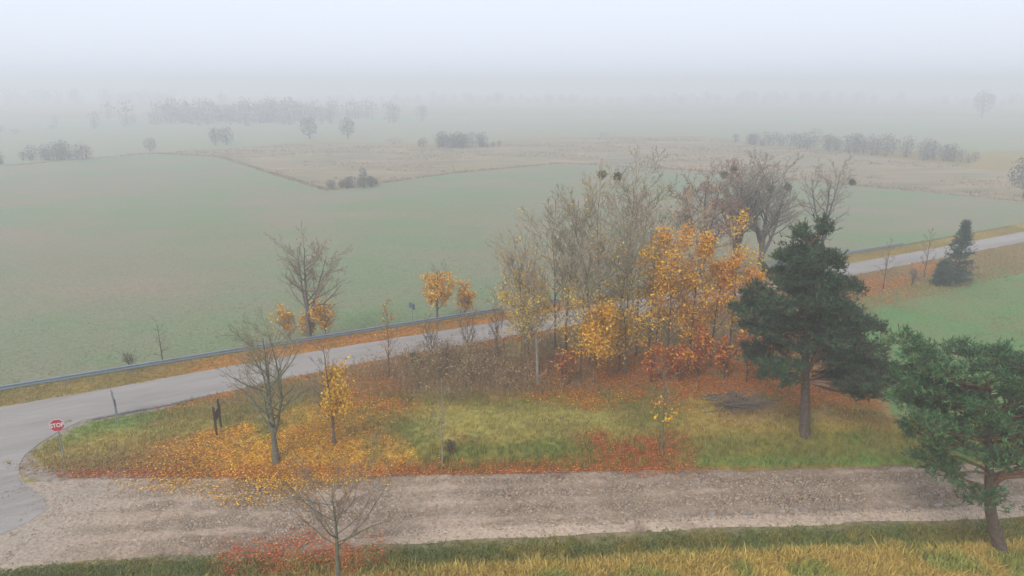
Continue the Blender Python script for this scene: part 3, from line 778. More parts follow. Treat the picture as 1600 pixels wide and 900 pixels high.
def tree(name, label, cat, x, y, Ht, r0=.12, seed=1, t0=.28, n=(16, 7, 6, 3), ang=(.75, .7, .7, .7), lens=(.42, .45, .45, .5), up=(.10, .08, .05, .03), bark='grey', twig='twig',
         leaves=0, leaf_size=.14, pal=None, leaf_zone=None, lean=(0, 0), jit=.09, rr=(.55, .55, .6, .6), tw=.006, group=None, top_short=.6, leaf_spread=.14, forks=0, mist=(), wob=.02, leaf_pow=1.5):
    rng = np.random.default_rng(seed)
    root = thing(name, (x, y, H(x, y)), label, cat, group)
    P0, R0 = trunk_line(rng, Ht, r0, 9, wob, lean)
    trunk_parts = [(P0, R0, 7)]
    src_P, src_R = P0, R0
    if forks:
        Pf, Rf = branch(rng, P0, R0, forks, .14, .40, .42, .78, 9, .11, .06, .72, .14, .1)
        trunk_parts.append((Pf, Rf, 6))
        Pa, Ra = np.concatenate([P0, Pf]), np.concatenate([R0, Rf])
    else:
        Pa, Ra = P0, R0
    P1, R1 = branch(rng, Pa, Ra, n[0], t0, .98, ang[0], lens[0], 6, up[0], jit, rr[0], .25, top_short)
    trunk_parts.append((P1, np.maximum(R1, .009), 4))
    P2, R2 = branch(rng, P1, R1, n[1], .15, 1, ang[1], lens[1], 5, up[1], jit, rr[1], .35, .4, tw * 1.3)
    P3, R3 = branch(rng, P2, R2, n[2], .15, 1, ang[2], lens[2], 3, up[2], jit * 1.2, rr[2], .5, .3, tw)
    crown_parts = [tubes(P2, R2, 3), tubes(P3, R3, 3)]
    tips = [P2[:, 2:].reshape(-1, 3), P3[:, 1:].reshape(-1, 3)]
    if n[3]:
        P4, R4 = branch(rng, P3, R3, n[3], .2, 1, ang[3], lens[3], 2, up[3], jit, rr[3], .7, .3, tw * .8)
        crown_parts.append(tubes(P4, R4, 3)); tips.append(P4[:, 1:].reshape(-1, 3))
    V, F = join_vf([tubes(p, r, s) for p, r, s in trunk_parts])
    obj('trunk', mesh_np('trunk', V, F, None, True), M_bark[bark], root)
    V, F = join_vf(crown_parts)
    cr = obj('crown', mesh_np('crown', V, F), M_bark[twig], root)
    if leaves:
        C = np.concatenate(tips)
        if leaf_zone: C = C[leaf_zone(C)]
        if len(C):
            # leaves sit in uneven sprays: some twigs keep theirs, some are bare
            wgt = np.clip(fbm(C[:, 0] + C[:, 2] * .7, C[:, 1] - C[:, 2] * .6, 1.1, seed) - .28, .01, 1) ** leaf_pow
            C = C[rng.choice(len(C), leaves, p=wgt / wgt.sum())] + rng.normal(0, leaf_spread, (leaves, 3))
            C[:, 2] = np.maximum(C[:, 2], .15)
            V, F, c = leaf_quads(rng, C, leaf_size, 0, pal)
            obj('leaves', mesh_np('leaves', V, F, c), M_leaf, cr)
    for mx, my, mz, mr in mist:
        m = 150
        d = rand_unit(rng, m); q = np.stack([np.zeros((m, 3)), d * .55, d * 1.0 + rng.normal(0, .12, (m, 3))], 1) * mr + np.array([mx - x, my - y, mz])
        V, F = tubes(q, np.full((m, 3), .011), 3)
        L = np.repeat(q[:, 1:].reshape(-1, 3), 2, 0) + rng.normal(0, .06, (m * 4, 3))
        V2, F2, _ = leaf_quads(rng, L, .10, 0, [(.1, .1, .05)])
        V, F = join_vf([(V, F), (V2, F2)])
        obj('mistletoe', mesh_np('mistletoe', V, F), M_mist, root)
    return root
M_mist = mat_plain('mistletoe_green', (.15, .15, .085), .8, .3, 5)

LY = [(.80, .50, .05), (.76, .42, .045), (.84, .58, .10), (.68, .34, .04)]
LO = [(.72, .33, .04), (.78, .42, .05), (.62, .24, .035), (.80, .50, .08), (.54, .19, .035)]
LR = [(.36, .17, .095), (.42, .20, .105), (.31, .145, .085), (.46, .25, .12)]
LYG = [(.66, .48, .09), (.72, .50, .08), (.55, .44, .10), (.76, .52, .09)]

# solitary trees along the verge
tree('bare_tree', 'leafless small tree at the bottom edge in front of the cobbled road', 'tree', -7.4, 24.9, 4.5, .12, 101, .34, (20, 7, 5, 2), (1.0, .55, .55, .6), (.84, .42, .42, .45), (.07, .05, .04, .02), 'lichen', 'twigred', tw=.0075, top_short=.45, leaves=50, leaf_size=.1, pal=LO)
tree('bare_tree', 'leafless wide tree standing in the yellow leaves beside the wooden board', 'tree', -13.1, 34.2, 7.3, .18, 102, .20, (15, 7, 5, 3), (.85, .58, .6, .6), (.50, .44, .44, .45), (.09, .07, .05, .03), 'lichen', 'twigolive', tw=.0075, forks=2, top_short=.4)
tree('slender_tree', 'thin tree with yellow leaves left on its right side', 'tree', -10.2, 35.6, 6.0, .10, 103, .20, (18, 6, 5, 2), (.85, .65, .6, .6), (.34, .42, .42, .45), (.10, .06, .04, .02), 'brown', 'twig', leaves=2300, leaf_size=.15, leaf_spread=.22, pal=LY, leaf_zone=lambda C: (C[:, 0] > -.05) & (C[:, 2] > .8) & (C[:, 2] < 4.6))
tree('bare_tree', 'round leafless tree behind the guard rail above a yellow shrub', 'tree', -16.9, 54.2, 8.0, .22, 104, .27, (15, 7, 6, 2), (.95, .60, .6, .6), (.48, .42, .42, .45), (.08, .06, .05, .03), 'grey', 'twig', tw=.010, forks=2, top_short=.4, leaves=500, leaf_size=.10, pal=LR)
tree('young_tree', 'round yellow young tree behind the guard rail right of the blue sign', 'tree', -6.8, 59.6, 5.0, .13, 105, .2, (20, 7, 6, 0), (.85, .65, .6, .6), (.48, .42, .42, .45), (.10, .06, .04, .02), 'grey', 'twig', leaves=2200, leaf_size=.19, pal=LY + LO[:2], leaf_zone=lambda C: C[:, 2] < 4.4)
tree('yellow_shrub', 'small dense yellow shrub behind the guard rail right of the young tree', 'shrub', -4.3, 59.9, 3.0, .06, 106, .05, (18, 6, 5, 0), (.7, .65, .6, .6), (.5, .42, .42, .45), (.10, .06, .04, .02), 'grey', 'twig', leaves=1300, leaf_size=.19, pal=LY + LO[:1], forks=3)
for k, (dx, dy, hh) in enumerate([(-1.7, .3, 2.6), (1.3, .5, 2.8), (-.3, .9, 2.3)]):
    tree('yellow_shrub', ['yellow shrub left of the bare tree trunk by the guard rail', 'yellow shrub right of the bare tree trunk by the guard rail', 'yellow shrub right behind the bare tree trunk by the guard rail'][k], 'shrub', -16.9 + dx, 54.0 + dy, hh, .05, 110 + k, .05, (14, 6, 5, 0), (.7, .65, .6, .6), (.5, .42, .42, .45), (.10, .06, .04, .02), 'grey', 'twig', leaves=900, leaf_size=.19, pal=LY + LO[:2], forks=3, group='yellow shrubs under the bare tree')
tree('sapling', 'thin brown sapling in orange leaves at the near road edge', 'tree', -8.6, 44.8, 5.4, .06, 113, .15, (16, 6, 4, 0), (.6, .6, .6, .6), (.26, .4, .4, .4), (.08, .06, .04, .02), 'brown', 'twigred', leaves=160, leaf_size=.13, pal=LO + LR)
tree('sapling', 'dark leafless sapling behind the guard rail at the left', 'tree', -26.4, 48.6, 3.6, .055, 114, .12, (12, 4, 3, 0), (1.0, .6, .6, .6), (.3, .4, .4, .4), (.06, .05, .03, .02), 'dark', 'twigred', tw=.008)
tree('shrub', 'tiny dark green shrub behind the guard rail at the left', 'shrub', -28.4, 47.6, 1.3, .03, 115, .05, (10, 5, 4, 0), (.7, .6, .6, .6), (.5, .4, .4, .4), (.08, .05, .03, .02), 'dark', 'twigolive', leaves=240, leaf_size=.09, pal=[(.10, .12, .06), (.16, .15, .07)], forks=2)
tree('sapling', 'thin pale sapling with a dark bush at its foot beside the cobbled road', 'tree', -3.9, 34.5, 5.3, .045, 116, .22, (14, 5, 4, 0), (.65, .6, .6, .6), (.24, .4, .4, .4), (.08, .06, .04, .02), 'pale', 'twig')
tree('sapling', 'small sapling with few yellow leaves over the red leaf patch', 'tree', 8.6, 35.5, 4.9, .06, 117, .30, (14, 5, 4, 0), (.8, .6, .6, .6), (.30, .4, .4, .4), (.10, .06, .04, .02), 'lichen', 'twigolive', leaves=70, leaf_size=.19, pal=LY, leaf_zone=lambda C: C[:, 2] < 3)
tree('shrub', 'low dark bush at the foot of the pale sapling', 'shrub', -3.5, 35.0, .75, .03, 118, .05, (12, 6, 5, 0), (.8, .6, .6, .6), (.5, .4, .4, .4), (.06, .05, .03, .02), 'dark', 'dark' if False else 'twigred', leaves=160, leaf_size=.09, pal=[(.07, .065, .045), (.11, .10, .06)], forks=3)

# bare shrubs in the thicket
for k, (sx_, sy_, hh, lab) in enumerate([
        (-6.0, 48.3, 3.0, 'dark bare shrub at the near road edge right of the brown sapling'), (-3.4, 49.3, 3.3, 'bare shrub leaning over the near road edge in the middle'),
        (-1.2, 50.2, 3.4, 'bare shrub at the near road edge just left of the grove'), (-4.6, 45.5, 2.4, 'brown bare shrub in the middle of the weed thicket'),
        (-1.0, 46.2, 2.6, 'brown bare shrub at the grove side of the weed thicket'), (-6.9, 45.6, 1.5, 'low green leaved shrub at the left end of the thicket')]):
    tree('shrub', lab, 'shrub', sx_, sy_, hh, .04, 130 + k, .06, (9, 6, 4, 0), (.55, .6, .6, .6), (.4, .4, .4, .4), (.10, .06, .04, .02), 'dark', 'twigred', forks=3, tw=.007, leaves=300 if k == 5 else 60, leaf_size=.11, pal=[(.12, .15, .06), (.17, .18, .07)] if k == 5 else LR, group='shrubs of the thicket')

# the grove: slim leafless trees
G = [(2.1, 43.4, 12.3, 'pale', .17, 'pale trunked tree at the left front corner of the grove with yellow lower leaves'), (3.0, 46.7, 12.8, 'grey', .12, 'slim leafless tree second from the left of the grove'), (4.2, 47.3, 14.0, 'grey', .13, 'tall leafless tree behind the yellow maple on its left'),
     (5.4, 46.7, 13.2, 'lichen', .11, 'slim leafless tree directly behind the yellow maple'), (6.4, 47.9, 15.0, 'grey', .14, 'tall leafless tree left of the tree with two mistletoe balls'), (7.5, 48.8, 15.6, 'grey', .16, 'tallest leafless tree of the grove with two mistletoe balls at its top'),
     (8.4, 47.3, 14.4, 'pale', .14, 'pale leafless tree just right of the tallest grove tree'), (9.7, 48.6, 13.9, 'grey', .12, 'leafless tree in the grove left of the orange trees'), (10.9, 49.4, 12.8, 'grey', .12, 'leafless tree behind the tallest orange tree'),
     (1.2, 45.2, 10.0, 'lichen', .09, 'shorter leafless tree at the left edge of the grove'), (.4, 46.2, 7.6, 'brown', .07, 'shortest leafless tree at the far left of the grove'), (8.1, 45.0, 11.6, 'lichen', .10, 'leafless tree in the front of the grove right of the maple'), (4.4, 44.5, 11.0, 'lichen', .09, 'leafless tree in the front of the grove left of the maple')]
for k, (gx_, gy_, hh, bk, r0, lab) in enumerate(G):
    mist = ((6.3, 48.6, 13.6, .24), (7.4, 48.9, 13.4, .24)) if k == 5 else ()
    tree('grove_tree', lab, 'tree', gx_ + (((k * 53) % 7) - 3) * .12, gy_, hh * .84, r0 * .72, 200 + k, .22 + .05 * (k % 3), (21, 8, 6, 2), (.66 + .10 * (k % 3), .6, .6, .6), (.40, .42, .46, .5), (.10, .08, .06, .03), bk, ['twigpale', 'twig', 'twigpale', 'twigolive'][k % 4], tw=.0095, top_short=.5, wob=.035,
         leaves=[1300, 150, 420, 260, 200, 100, 320, 220, 200, 800, 600, 320, 420][k], leaf_size=.13, pal=LYG if k % 2 == 0 else LY, leaf_zone=(lambda C: C[:, 2] < 6.5) if k in (0, 2, 3, 6, 12) else None, mist=mist, lean=(((k * 37) % 11 - 5) * .26, 0), group='trees of the roadside grove')
# leafy maples of the grove
LT = [(11.1, 46.1, 9.0, 1700, LO + LY[:2], 'tall orange maple in the middle of the grove'), (12.9, 46.9, 8.2, 1700, LY + LO, 'orange maple right of the tallest orange one'), (14.8, 47.9, 7.0, 1400, LO, 'orange maple in the right half of the grove'),
      (16.4, 48.8, 9.4, 700, LY, 'thin yellow maple just left of the tall pine, top above the others'), (9.8, 46.4, 8.6, 900, LY, 'yellow maple at the left end of the orange maples'), (17.3, 47.3, 6.4, 1000, LO, 'short orange maple touching the tall pine'),
      (5.6, 43.5, 4.7, 2300, LY + LO[:2], 'bright yellow orange maple at the front of the grove'), (1.2, 48.6, 5.4, 700, LYG, 'small yellow green tree at the left end of the grove'), (7.6, 45.5, 4.0, 700, LY, 'small yellow maple right of the bright front maple')]
for k, (lx, ly, hh, nl, pl, lab) in enumerate(LT):
    tree('maple_tree', lab, 'tree', lx, ly, hh, .05 + .007 * hh, 260 + k, .2, (15, 6, 5, 0), (.7, .6, .6, .6), (.40 if hh > 6 else .58, .44, .42, .45), (.09, .06, .04, .02), 'brown', 'twig', leaves=int(nl * 2.8), leaf_size=.155, pal=pl, leaf_spread=.26, leaf_pow=1.4, group='leafy maples of the grove')
for k, (lx, ly, hh, lab) in enumerate([(11.5, 43.9, 2.8, 'orange leaved bush in front of the tallest orange maple'), (13.1, 45.0, 3.2, 'rust leaved bush below the middle orange maples'), (14.7, 44.3, 3.0, 'rust leaved bush at the edge of the grove near the brush pile'), (16.1, 43.8, 3.2, 'dark rust bush left of the tall pine trunk'),
                                       (17.9, 45.0, 3.6, 'rust bush behind the lower branches of the tall pine'), (9.5, 43.6, 2.6, 'bare reddish bush at the front middle of the grove'), (3.4, 43.0, 2.2, 'brown bush between the pale trunk and the yellow maple'), (19.6, 46.0, 3.0, 'rust bush seen under the right of the tall pine')]):
    tree('undergrowth_bush', lab, 'shrub', lx, ly, hh, .05, 280 + k, .06, (9, 6, 5, 0), (.65, .6, .6, .6), (.45, .42, .42, .45), (.08, .06, .04, .02), 'dark', 'twigred', leaves=[1100, 1200, 1100, 900, 1000, 400, 350, 800][k], leaf_size=.17, pal=ORA + RED[:2] + LO[:2], forks=3, tw=.007, group='undergrowth bushes of the grove')

# old trees on the far side of the road
OT = dict(n=(11, 8, 6, 3), lens=(.50, .46, .46, .5), tw=.014, top_short=.35)
tree('old_tree', 'old broad tree with russet twigs behind the grove across the road', 'tree', 20.6, 72.6, 10.0, .30, 301, .3, ang=(.95, .7, .6, .6), up=(.04, .05, .05, .03), bark='dark', twig='twigred', forks=3, leaves=2600, leaf_size=.16, pal=LR, leaf_zone=lambda C: C[:, 2] > 5.5, mist=((18.5, 72.0, 6.8, .45),), group='old trees across the road', **OT)
tree('old_tree', 'old thick trunked bare tree across the road left of the tall pine', 'tree', 25.2, 75.6, 10.6, .46, 302, .3, ang=(.75, .65, .6, .6), up=(.08, .07, .05, .03), bark='dark', twig='twig', forks=4, mist=((22.9, 75, 11.2, .38), (23.9, 75, 11.8, .36)), group='old trees across the road', **OT)
tree('old_tree', 'old bare tree with pale limbs directly behind the top of the tall pine', 'tree', 28.2, 76.2, 10.4, .38, 303, .28, ang=(.75, .65, .6, .6), up=(.08, .07, .05, .03), bark='grey', twig='twig', forks=4, mist=((28.2, 75.6, 9.4, .45), (30.3, 76, 9.5, .42)), lean=(1.0, 0), group='old trees across the road', **OT)
tree('old_tree', 'sparse bare tree with a single mistletoe ball right of the tall pine top', 'tree', 37.0, 80.6, 9.4, .26, 304, .28, (11, 6, 5, 3), (.85, .65, .6, .6), (.48, .42, .42, .5), (.06, .06, .05, .03), 'dark', 'twig', tw=.013, forks=3, top_short=.4, mist=((39.4, 80.2, 9.4, .38),), group='old trees across the road')
tree('sapling', 'small bare tree on the orange embankment left of the spruce', 'tree', 38.7, 69.2, 5.0, .06, 310, .25, (12, 6, 4, 2), (.8, .6, .6, .6), (.34, .4, .4, .4), (.08, .06, .04, .02), 'dark', 'twig', tw=.009)
tree('sapling', 'bare sapling close beside the spruce', 'tree', 45.6, 73.8, 5.2, .06, 311, .2, (12, 6, 4, 2), (.6, .6, .6, .6), (.30, .4, .4, .4), (.08, .06, .04, .02), 'dark', 'twigred', tw=.009)
tree('shrub', 'grey brown bush on the embankment left of the spruce', 'shrub', 42.3, 70.3, 1.9, .04, 312, .05, (12, 6, 5, 0), (.7, .6, .6, .6), (.5, .42, .42, .45), (.08, .06, .04, .02), 'dark', 'twigred', tw=.009, forks=3)

# ------------------------------------------------------------------ conifers
def needles(rng, C, D, m, length, pal, w=.021):
    """tufts of needles on shoots at C pointing along D"""
    n = len(C); D = D / (np.linalg.norm(D, axis=1, keepdims=True) + 1e-9)
    k = n * m
    c = np.repeat(C, m, 0); d = np.repeat(D, m, 0)
    rnd = rand_unit(rng, k)
    nd = d * rng.uniform(.25, 1.0, (k, 1)) + rnd * .75; nd /= np.linalg.norm(nd, axis=1, keepdims=True)
    base = c + d * rng.uniform(-.16, .08, (k, 1))
    s = np.cross(nd, rand_unit(rng, k)); s /= np.linalg.norm(s, axis=1, keepdims=True) + 1e-9
    L = length * rng.uniform(.7, 1.3, (k, 1))
    V = np.stack([base - s * w, base + s * w, base + nd * L], 1)
    col = np.array(pal)[rng.integers(0, len(pal), n)] * rng.uniform(.75, 1.25, (n, 1))
    return V.reshape(-1, 3), np.arange(3 * k).reshape(k, 3), np.repeat(np.repeat(col, m, 0), 3, 0)

PINE = [(.030, .070, .034), (.042, .092, .040), (.022, .055, .030), (.058, .108, .044), (.07, .07, .035)]
PINE_R = [(.050, .125, .050), (.072, .165, .064), (.034, .09, .040), (.10, .20, .08), (.09, .10, .045)]

def pine(name, label, x, y, trunk_pts, r0, pads, seed, pal, shoots=55, extra_limbs=(), m=11, length=.18):
    rng = np.random.default_rng(seed)
    root = thing(name, (x, y, H(x, y)), label, 'tree')
    tp = np.array(trunk_pts, float)
    t = np.linspace(0, 1, 16); s = np.linspace(0, 1, len(tp))
    P0 = np.stack([np.interp(t, s, tp[:, i]) for i in range(3)], 1)
    P0[1:-1] = (P0[:-2] + 2 * P0[1:-1] + P0[2:]) / 4
    R0 = r0 * (1 - .82 * t); R0[0] *= 1.25
    obj('trunk', mesh_np('trunk', *tubes(P0[None], R0[None], 9), None, True), M_bark['pine'], root)
    limbs, sprays, C, D, tint = [], [], [], [], []
    for (px, py, pz, rx, ry, rz) in pads:
        c = np.array((px, py, pz))
        # limb leaves the trunk below the pad
        zl = max(min(pz - .25 - .35 * math.hypot(px - np.interp(pz, P0[:, 2], P0[:, 0]), py), P0[-1, 2] - .3), P0[4, 2])
        st = np.array([np.interp(zl, P0[:, 2], P0[:, i]) for i in range(3)])
        tt = np.linspace(0, 1, 7)[:, None]
        line = st + (c - st) * tt + np.array([0, 0, 1.0]) * (-.25 * np.sin(tt * math.pi)) * np.linalg.norm(c - st) * .25 + rng.normal(0, .05, (7, 3)) * (tt * (1 - tt) * 4)
        limbs.append((line, np.linspace(.05 + .012 * np.linalg.norm(c - st), .022, 7)))
        vol = (rx * ry * rz) ** (1 / 3)
        ns = int(shoots * vol ** 2 * 7.5)
        u = rand_unit(rng, ns); u[:, 2] = np.where((u[:, 2] < -.25), -u[:, 2] * .5, u[:, 2])
        rad = rng.uniform(.45, 1.05, (ns, 1)) ** .6
        lump = 1 + .35 * (fbm(u[:, :1] * 3 + px, u[:, 1:2] * 3 + pz, 1.0, seed) - .5) * 2
        nc = max(4, ns // 26)
        uc = u[:nc]; cc_ = c + uc * np.array((rx, ry, rz)) * (rad * lump)[:nc]
        k = rng.integers(0, nc, ns); off = rng.normal(0, 1, (ns, 3)) * np.array((.20, .20, .13)) * rng.uniform(.6, 1.5, (nc, 1))[k]
        q = cc_[k] + off
        loose = rng.random(ns) < .3; q[loose] = (c + u * np.array((rx, ry, rz)) * rad * lump)[loose]
        C.append(q); D.append(uc[k] * np.array((1, 1, .5)) + off * 2.0 + np.array((0, 0, .9)))
        tint.append((rng.uniform(.62, 1.38, nc))[k])
        k = max(10, ns // 4); e = q[rng.choice(ns, k)]
        b = line[rng.integers(3, 7, k)]
        mid = (b + e) / 2 + rng.normal(0, .08, (k, 3))
        sprays.append(np.stack([b, mid, e], 1))
    for pts, r1 in extra_limbs:
        p = np.array(pts, float); t7 = np.linspace(0, 1, 7); s7 = np.linspace(0, 1, len(p))
        limbs.append((np.stack([np.interp(t7, s7, p[:, i]) for i in range(3)], 1), np.linspace(r1, r1 * .45, 7)))
    V, F = tubes(np.stack([l for l, _ in limbs]), np.stack([r for _, r in limbs]), 5)
    lm = obj('limbs', mesh_np('limbs', V, F, None, True), M_bark['pinetop'], root)
    S = np.concatenate(sprays)
    V, F = tubes(S, np.tile(np.array([.018, .013, .009]), (len(S), 1)), 3)
    obj('twigs', mesh_np('twigs', V, F), M_bark['pine'], lm)
    C, D = np.concatenate(C), np.concatenate(D)
    V, F, col = needles(rng, C, D, m, length, pal)
    col = col * np.repeat(np.concatenate(tint), m * 3)[:, None]
    obj('crown', mesh_np('crown', V, F, col), M_needle, root)
    return root

def R(rng, lo, hi): return rng.uniform(lo, hi)
_r = random.Random(8)
pads = []
for (px, pz, rx, rz) in [(-1.5, 12.1, .55, .75), (-.25, 12.5, .5, .9), (-.85, 11.6, .7, .8), (-1.75, 10.9, .9, .75), (.1, 10.9, .85, .8), (-.8, 10.0, 1.2, .9), (-2.0, 9.6, .9, .6), (.5, 9.4, 1.0, .8), (-.6, 8.6, 1.4, .8), (-3.0, 8.5, 1.1, .55), (-4.0, 7.6, .9, .5), (-2.4, 7.5, 1.2, .6),
                         (.9, 8.2, 1.1, .7), (.2, 7.2, 1.2, .7), (1.9, 7.0, 1.0, .65), (-3.4, 6.8, .8, .4), (2.2, 5.9, 1.1, .6), (1.2, 5.8, .9, .6), (3.0, 4.9, 1.1, .55), (3.8, 4.3, .8, .45), (2.0, 4.3, 1.0, .5), (-2.5, 4.4, 1.1, .45), (-1.7, 5.2, .8, .4), (1.5, 3.6, .8, .4), (2.8, 3.5, .7, .35), (-1.6, 6.3, .8, .45), (1.0, 5.0, 1.0, .5), (2.4, 3.1, .9, .4), (.1, 6.3, 1.0, .5), (3.2, 3.9, .9, .4), (-3.0, 5.0, .8, .4)]:
    sp = 1.0 + .12 * (13 - pz)
    for yy in ((0,) if pz > 11 else (-sp * _r.uniform(.3, .9), sp * _r.uniform(.3, 1.0))):
        pads.append((px + _r.uniform(-.25, .25), yy, pz * .955 + _r.uniform(-.25, .25), rx * 1.04, rx * 1.04, rz * 1.05))
pine('pine_tree', 'tall dark pine with a conical top standing above the cobbled road', 17.1, 36.4,
     [(0, 0, -.2), (-.2, 0, 2.0), (-.45, 0, 4.2), (-.68, 0, 6.2), (-.88, 0, 8.4), (-.98, 0, 10.4), (-1.0, 0, 11.7)], .30, pads, 401, PINE, 46,
     extra_limbs=[([(-.42, 0, 3.9), (.1, -.1, 5.0), (.45, -.2, 6.2), (.6, -.2, 7.4)], .13), ([(-.55, 0, 5.2), (-1.2, -.2, 6.0), (-2.2, -.4, 6.6)], .07)])
_r = random.Random(18)
pads = []
for (px, pz, rx, rz) in [(-5.2, 9.6, .9, .5), (-4.7, 9.2, .9, .5), (-3.9, 9.0, .8, .45), (-2.9, 9.2, 1.0, .55), (-1.4, 9.2, 1.0, .6), (0, 8.7, 1.1, .6), (1.4, 8.3, 1.2, .6), (-5.3, 8.4, .8, .45), (-4.6, 8.0, 1.1, .5), (-3.0, 8.0, 1.2, .55), (-1.2, 7.9, 1.2, .55), (.6, 7.4, 1.3, .6), (2.2, 7.2, 1.2, .6),
                         (-4.9, 7.1, .9, .4), (-3.9, 6.8, 1.1, .5), (-2.2, 6.8, 1.2, .5), (-.6, 6.5, 1.1, .5), (1.5, 6.1, 1.2, .5), (-3.9, 5.6, .9, .4), (-2.9, 5.5, 1.0, .45), (-1.2, 5.5, .9, .4), (-3.6, 4.4, .9, .4), (-2.7, 3.9, .9, .4), (2.8, 5.8, 1.1, .5), (.3, 5.4, .9, .4)]:
    for yy in (-_r.uniform(.2, 1.5), _r.uniform(.3, 1.9)):
        pads.append((px + _r.uniform(-.25, .25), yy, pz + _r.uniform(-.25, .2), rx * .92, rx * .92, rz * .85))
pine('pine_tree', 'crooked spreading pine in the right foreground beside the cobbled road', 22.2, 26.6,
     [(0, 0, -.2), (-.55, 0, 1.0), (-1.1, 0, 2.3), (-1.35, 0, 3.6), (-1.5, .1, 4.8), (-1.9, .1, 6.0), (-2.2, 0, 7.4), (-2.2, 0, 8.6)], .30, pads, 402, PINE_R, 40,
     extra_limbs=[([(-1.3, 0, 3.5), (-.7, -.1, 4.1), (.1, -.2, 4.4), (1.0, -.2, 5.2), (1.6, -.2, 6.2)], .14), ([(-1.25, 0, 3.2), (-1.0, -.3, 4.4), (-.9, -.3, 5.6), (-.5, -.3, 7.0)], .12), ([(-1.4, 0, 4.0), (-2.2, -.2, 4.3), (-3.0, -.3, 4.3)], .07)])

def spruce(x, y, Ht, rad, seed, label):
    rng = np.random.default_rng(seed)
    root = thing('spruce_tree', (x, y, H(x, y)), label, 'tree')
    P0, R0 = trunk_line(rng, Ht, .12, 8, .004)
    obj('trunk', mesh_np('trunk', *tubes(P0, R0, 6), None, True), M_bark['dark'], root)
    nb = 170; t = rng.uniform(.03, .98, nb) ** 1.1; az = rng.uniform(0, 6.283, nb)
    Lb = rad * (1 - t) ** .8 * rng.uniform(.55, 1.3, nb) + .12
    st = np.stack([t * 0, t * 0, t * Ht], 1); d = np.stack([np.cos(az), np.sin(az), .25 + .5 * t], 1)
    tt = np.linspace(0, 1, 5)
    P = st[:, None] + d[:, None] * (Lb[:, None] * tt)[..., None] - np.array([0, 0, 1.0]) * (Lb[:, None] * tt ** 2 * .2)[..., None]
    V, F = tubes(P, np.tile(np.linspace(.02, .006, 5), (nb, 1)), 3)
    lm = obj('limbs', mesh_np('limbs', V, F), M_bark['dark'], root)
    k = rng.integers(0, nb, 2400); s = rng.uniform(.2, 1.0, 2400); f = s * 4; i0 = np.minimum(f.astype(int), 3); w = (f - i0)[:, None]
    C = P[k, i0] * (1 - w) + P[k, i0 + 1] * w + rng.normal(0, .12, (2400, 3))
    V, F, c = needles(rng, C, d[k] + rng.normal(0, .4, (2400, 3)), 14, .16, [(.045, .088, .06), (.058, .105, .07), (.034, .07, .05)], .016)
    obj('crown', mesh_np('crown', V, F, c), M_needle, root)
spruce(47.6, 71.4, 6.8, 1.8, 410, 'dark spruce on the road embankment at the right')
spruce(45.7, 70.8, 2.6, 1.1, 411, 'small dark spruce crowding the foot of the taller spruce')

# ------------------------------------------------------------------ far hedges, thickets and woods
FARC = [(.19, .175, .15), (.22, .195, .165), (.165, .16, .135), (.24, .205, .17)]  # far bushes and thickets paled: part of the mist's fading is in the colour
WOODC = [(.33, .30, .265), (.37, .335, .29), (.30, .275, .245), (.38, .335, .29)]  # leafless woods, lightened further toward the mist so some haze is painted in
def far_crown(rng, n, rx, ry, rz, zc, size, pal=None):
    u = rand_unit(rng, n) * (rng.random((n, 1)) ** .33)
    C = u * np.array((rx, ry, rz)) * (1 + .35 * (fbm(u[:, :1] * 3 + 3, u[:, 2:] * 3, 1, int(n)) - .5)) + np.array((0, 0, zc))
    C[:, 2] = np.maximum(C[:, 2], .2)
    return leaf_quads(rng, C, size, 0, FARC if pal is None else pal)
def far_tree(name, label, cat, x, y, Ht, w, seed, base=.25, n=700, group=None, asp=1.0):
    rng = np.random.default_rng(seed)
    root = thing(name, (x, y, -.78), label, cat, group)
    P0, R0 = trunk_line(rng, Ht * .85, .03 * Ht, 6, .02)
    P1, R1 = branch(rng, P0, R0, 8, max(.08, base), .95, .7, .4, 4, .06, .1)
    V, F = join_vf([tubes(P0, R0, 5), tubes(P1, R1, 3)])
    obj('trunk', mesh_np('trunk', V, F), M_bark['dark'], root)
    V, F, c = far_crown(rng, n, w / 2, w / 2 * asp, Ht * (1 - base) / 2, Ht * (1 + base) / 2, .035 * Ht + .14)
    obj('crown', mesh_np('crown', V, F, c), M_far, root)
FT = [('far_tree', 'dark far tree left of the pair beyond the heath', 'tree', -83.5, 291, 9.0, 7.5, .08, 900), ('far_tree', 'dark far tree right of the pair beyond the heath', 'tree', -68.7, 295, 8.6, 7.0, .08, 900),
      ('far_tree', 'taller far tree of the two touching trees left of the pair', 'tree', -105.0, 259, 7.0, 6.0, .06, 800), ('far_tree', 'lower far tree of the two touching trees left of the pair', 'tree', -109.6, 260, 6.6, 4.0, .06, 600),
      ('far_bush', 'round bush alone on the field corner beyond the crop', 'shrub', -121, 235, 4.4, 4.4, .04, 600), ('far_tree', 'misty tree at the right edge beyond the crop field', 'tree', 99.5, 134, 8.2, 7.0, .15, 900),
      ('far_tree', 'small tree standing in the hedge at the tip of the heath', 'tree', -31.5, 147, 4.4, 1.8, .1, 350)]
for k, (nm, lab, cat, fx, fy, hh, w, b, n) in enumerate(FT):
    far_tree(nm, lab, cat, fx, fy, hh, w, 500 + k, b, n)
